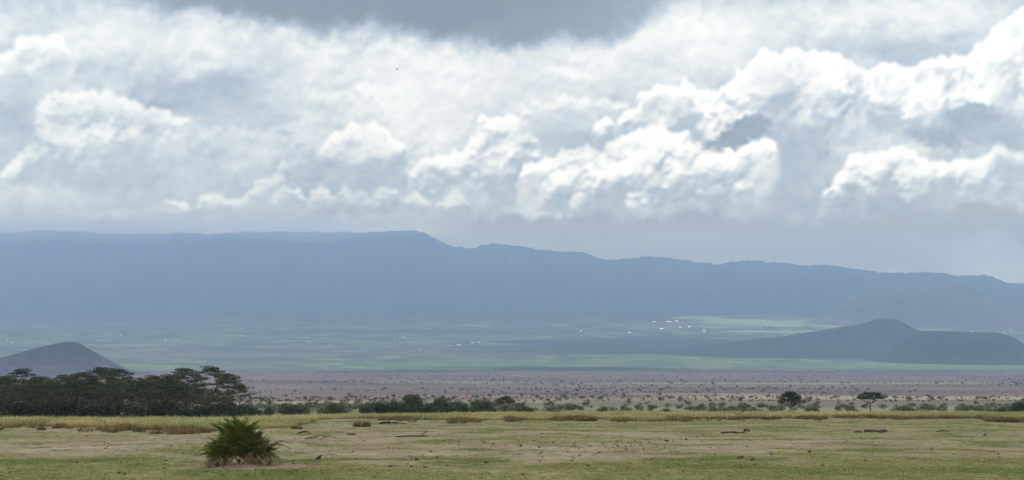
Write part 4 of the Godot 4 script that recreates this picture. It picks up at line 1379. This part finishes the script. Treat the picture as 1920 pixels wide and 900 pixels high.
# ------------------------------------------------------------------ the birds
func build_birds() -> void:
	var d := 37.8
	var b := base("bird", spot(598.5, d), -0.5)
	tag(b, "small dark bird with a grey belly standing on the pasture right of the palm bush", "bird")
	var body := Shape.new()
	# one continuous trunk, neck and head along a bent line, turned lathe-wise
	var line := [Vector3(-0.100, 0.088, 0), Vector3(-0.085, 0.098, 0), Vector3(-0.055, 0.122, 0), Vector3(-0.020, 0.145, 0), Vector3(0.015, 0.166, 0), Vector3(0.036, 0.190, 0), Vector3(0.046, 0.214, 0), Vector3(0.054, 0.234, 0), Vector3(0.066, 0.248, 0), Vector3(0.078, 0.252, 0), Vector3(0.088, 0.250, 0)]
	var fat := [0.012, 0.034, 0.054, 0.064, 0.060, 0.044, 0.030, 0.028, 0.031, 0.025, 0.006]
	var segs := 12
	var rings := []
	for i in line.size():
		var t: Vector3 = (line[mini(i + 1, line.size() - 1)] - line[maxi(i - 1, 0)]).normalized()
		var u := Vector3(0, 0, 1)
		var w := t.cross(u)
		var ring := []
		for k in segs:
			var a := TAU * k / segs
			ring.append(line[i] + (u * cos(a) + w * sin(a)) * float(fat[i]))
		rings.append(ring)
	for i in line.size() - 1:
		for k in segs:
			var q := (k + 1) % segs
			for e in [[i, k], [i + 1, k], [i, q], [i, q], [i + 1, k], [i + 1, q]]:
				var p: Vector3 = rings[e[0]][e[1]]
				body.v.append(p)
				body.n.append((p - line[e[0]]).normalized())
				var belly := smoothstep(0.02, -0.035, p.y - line[e[0]].y) * smoothstep(5.5, 3.0, float(e[0]))
				body.c.append(Color(0.030, 0.026, 0.024).lerp(Color(0.13, 0.12, 0.125), belly))
	part("body", body.mesh(), M.feather, b)
	var beak := Shape.new()
	beak.tube([Vector3(0.086, 0.249, 0), Vector3(0.108, 0.244, 0), Vector3(0.122, 0.238, 0)], [0.008, 0.005, 0.001], 6, Color(0.10, 0.085, 0.06))
	part("beak", beak.mesh(), M.feather, b)
	var tail := Shape.new()
	for k in 5:
		tail.blade(Vector3(-0.085, 0.098, 0), Vector3(-0.85, -0.42, (k - 2) * 0.09).normalized(), Vector3(0, 0.15, 1).normalized(), 0.11, 0.022, 0.05, Color(0.03, 0.026, 0.024), Color(0.05, 0.045, 0.04))
	part("tail", tail.mesh(), M.feather, b)
	for s: float in [-1.0, 1.0]:
		var wing := Shape.new()
		wing.lump(Vector3(-0.025, 0.138, s * 0.052), Vector3(0.088, 0.038, 0.018), 0.15, n_fine, Vector3(s, 0, 0), Color(0.028, 0.024, 0.022), Color(0.05, 0.043, 0.04), 8, 12)
		for k in 4:
			wing.blade(Vector3(-0.07, 0.132 - k * 0.008, s * 0.055), Vector3(-0.9, -0.4, -s * 0.12).normalized(), Vector3(0, 1, 0), 0.085 - k * 0.01, 0.018, 0.0, Color(0.03, 0.026, 0.024), Color(0.04, 0.035, 0.03))
		part("wing", wing.mesh(), M.feather, b)
		var leg := Shape.new()
		var toe := Color(0.16, 0.12, 0.08)
		leg.tube([Vector3(-0.01, 0.105, s * 0.026), Vector3(-0.018, 0.055, s * 0.026), Vector3(-0.008, 0.006, s * 0.026)], [0.010, 0.005, 0.005], 6, toe)
		for a in [-0.5, 0.0, 0.5]:
			leg.tube([Vector3(-0.008, 0.006, s * 0.026), Vector3(-0.008 + 0.04 * cos(a), 0.004, s * 0.026 + 0.04 * sin(a))], [0.004, 0.002], 5, toe)
		leg.tube([Vector3(-0.008, 0.006, s * 0.026), Vector3(-0.035, 0.004, s * 0.026)], [0.004, 0.002], 5, toe)
		part("leg", leg.mesh(), M.feather, b)
		var eye := Shape.new()
		eye.lump(Vector3(0.070, 0.254, s * 0.026), Vector3(0.005, 0.005, 0.004), 0.0, n_fine, Vector3.ZERO, Color(0.2, 0.12, 0.03), Color(0.2, 0.12, 0.03), 5, 8)
		part("eye", eye.mesh(), M.feather, b)
	# one more on the wing, high before the clouds
	var far := 190.0
	var f := base("flying_bird", Vector3((745 - 960.0) / FOC * far, EYE + (HOR - 130) / FOC * far, -far), 0.3)
	tag(f, "tiny dark bird flying before the bright cloud left of the middle", "bird")
	var trunk := Shape.new()
	trunk.tube([Vector3(-0.20, 0, 0), Vector3(-0.12, 0, 0), Vector3(0.02, 0, 0), Vector3(0.14, 0.01, 0), Vector3(0.19, 0.01, 0), Vector3(0.23, 0.0, 0)], [0.02, 0.045, 0.06, 0.035, 0.03, 0.006], 8, Color(0.03, 0.028, 0.026))
	part("body", trunk.mesh(), M.feather, f)
	for s: float in [-1.0, 1.0]:
		var wing := Shape.new()
		wing.tri(Vector3(0.08, 0.02, 0), Vector3(0.05, 0.10, s * 0.26), Vector3(-0.09, 0.02, 0), Color(0.03, 0.028, 0.026), Color(0.03, 0.028, 0.026), Color(0.03, 0.028, 0.026))
		wing.tri(Vector3(-0.09, 0.02, 0), Vector3(0.05, 0.10, s * 0.26), Vector3(-0.08, 0.09, s * 0.28), Color(0.03, 0.028, 0.026), Color(0.03, 0.028, 0.026), Color(0.03, 0.028, 0.026))
		wing.tri(Vector3(0.05, 0.10, s * 0.26), Vector3(-0.12, 0.07, s * 0.52), Vector3(-0.08, 0.09, s * 0.28), Color(0.03, 0.028, 0.026), Color(0.03, 0.028, 0.026), Color(0.03, 0.028, 0.026))
		part("wing", wing.mesh(), M.feather, f)


# ------------------------------------------------------------------ the settlement at the mountain's foot
func build_houses() -> void:
	var box := BoxMesh.new()
	box.size = Vector3(1, 1, 1)
	var gable := Shape.new()
	var white := Color.WHITE
	var e := [Vector3(-0.54, 0, 0.58), Vector3(0.54, 0, 0.58), Vector3(0.54, 0.30, 0), Vector3(-0.54, 0.30, 0), Vector3(-0.54, 0, -0.58), Vector3(0.54, 0, -0.58)]
	for t in [[0, 3, 1], [1, 3, 2], [5, 2, 4], [4, 2, 3], [0, 4, 3], [1, 2, 5], [0, 1, 5], [0, 5, 4]]:
		gable.tri(e[t[0]], e[t[1]], e[t[2]], white, white, white)
	var roof := gable.mesh()
	var spots := [
		[14, 639, 4, "bright-roofed house farthest left, the farther of two above the cone hill"], [23, 643, 4, "bright-roofed house at the left, the nearer of two above the cone hill"], [226, 630, 3, "lone white-roofed house above the right slope of the cone hill"], [310, 639, 5, "white-roofed house in a green field above the wood, left of the field's other house"], [330, 638, 3, "small house right of the white-roofed one in the green field above the wood"],
		[455, 631, 5, "bright house alone above the right end of the wood"], [580, 641, 3, "faint house above the tall grass left of the middle"], [756, 631, 4, "faint long house, highest of those above the big thicket"], [740, 638, 3, "faint house at the left of the village above the big thicket"],
		[789, 655, 3, "lone house below the village, above the biggest rounded tree"], [860, 648, 8, "brightest house of the village above the wide flat-topped bush"], [843, 649, 3, "small house left of the village's brightest one"], [886, 644, 5, "house right of the village's brightest one"], [898, 643, 6, "long house at the right end of the middle village"],
		[1090, 621, 4, "lone house midway between the middle village and the right one"], [1180, 624, 5, "white house at the left of the right-hand village, standing low"], [1227, 603, 5, "house at the upper left of the right-hand village"], [1240, 616, 7, "big bright house in the lower left of the right-hand village"], [1254, 603, 8, "broadest house in the top row of the right-hand village"], [1269, 602, 5, "house at the right end of the top row of the right-hand village"], [1275, 614, 4, "small square house in the middle of the right-hand village"], [1292, 613, 4, "small house at the right of the middle of the right-hand village"], [1320, 618, 5, "bright house at the lower right end of the right-hand village"], [1320, 622, 3, "little shed just below the right-hand village's last house"],
		[1425, 614, 4, "small house in the bright green field right of the village"], [1541, 605, 9, "long low white building at the right end of the bright green fields"], [1575, 606, 5, "small building right of the long low white one"], [1780, 608, 6, "bright house under the brown hill's summit, above the flat hill"], [1806, 612, 5, "house right of the bright one under the brown hill"], [1823, 621, 4, "house just above the flat hill's edge"], [1881, 624, 5, "left one of two houses near the right edge"], [1895, 621, 5, "right one of two houses near the right edge"], [1872, 622, 3, "dim shed left of the two houses near the right edge"],
	]
	for t in spots:
		var d := distance_of_row(t[1] + 1.0)
		var m := d / FOC
		var o := base("house", spot(t[0], d), rng.randf_range(-0.16, 0.16))
		tag(o, t[3], "house", "white-roofed houses at the foot of the mountain")
		var w: float = t[2] * m * 1.0
		var deep: float = minf(w, 2.6 * m)
		var h: float = 0.9 * m
		var wall := part("wall", box, M.wall, o, Transform3D(Basis().scaled(Vector3(w, h + 4.0, deep)), Vector3(0, (h - 4.0) / 2, 0)))
		part("roof", roof, M.roof, o, Transform3D(Basis().scaled(Vector3(w, deep * 1.45, deep)), Vector3(0, h, 0)))


func _ready() -> void:
	var t0 := Time.get_ticks_msec()
	# camera: level, its lens shifted up to the sky
	var cam := Camera3D.new()
	cam.name = "camera"
	cam.projection = Camera3D.PROJECTION_FRUSTUM
	cam.near = 0.5
	cam.far = 60000.0
	cam.size = 900.0 / FOC * cam.near
	cam.frustum_offset = Vector2(0.0, (HOR - 450.0) / FOC * cam.near)
	cam.position = Vector3(0, EYE, 0)
	add_child(cam)
	cam.current = true
	# sky, haze, exposure
	var env := Environment.new()
	var sky := Sky.new()
	var pano := PanoramaSkyMaterial.new()
	pano.panorama = build_sky()
	pano.energy_multiplier = SKY_RANGE
	sky.sky_material = pano
	env.sky = sky
	env.sky_rotation = Vector3(0, PI, 0)
	env.background_mode = Environment.BG_SKY
	env.background_energy_multiplier = 1.0
	env.tonemap_mode = Environment.TONE_MAPPER_LINEAR
	env.tonemap_exposure = 1.0
	env.sdfgi_enabled = true
	env.ssao_enabled = true
	env.ssil_enabled = true
	env.fog_enabled = true
	env.fog_mode = Environment.FOG_MODE_EXPONENTIAL
	env.fog_density = HAZE
	env.fog_light_color = HAZE_TINT.linear_to_srgb()
	env.volumetric_fog_enabled = true
	env.volumetric_fog_density = 0.0
	var we := WorldEnvironment.new()
	we.name = "world_environment"
	we.environment = env
	add_child(we)
	# the sun behind thin cloud
	var sun := DirectionalLight3D.new()
	sun.name = "sun"
	sun.light_energy = 1.25
	sun.light_angular_distance = 16.0
	sun.light_color = Color(1.0, 0.96, 0.90)
	sun.shadow_enabled = true
	sun.rotation_degrees = Vector3(-48, 168, 0)
	add_child(sun)
	print("sky ", Time.get_ticks_msec() - t0)
	# the land
	noise(n_big, 1.0 / 900.0, 4, 31)
	noise(n_mid, 1.0 / 9.0, 4, 32)
	noise(n_fine, 1.0 / 0.9, 3, 33)
	noise(n_line, 1.0 / 1400.0, 4, 34)
	materials()
	lay_tracts()
	build_ground()
	build_mountain()
	build_hills()
	cloud_caps()
	rng.seed = SEED
	build_houses()
	build_trees()
	build_scrub()
	build_grass()
	build_palm()
	build_litter()
	build_birds()
	print("all ", Time.get_ticks_msec() - t0)
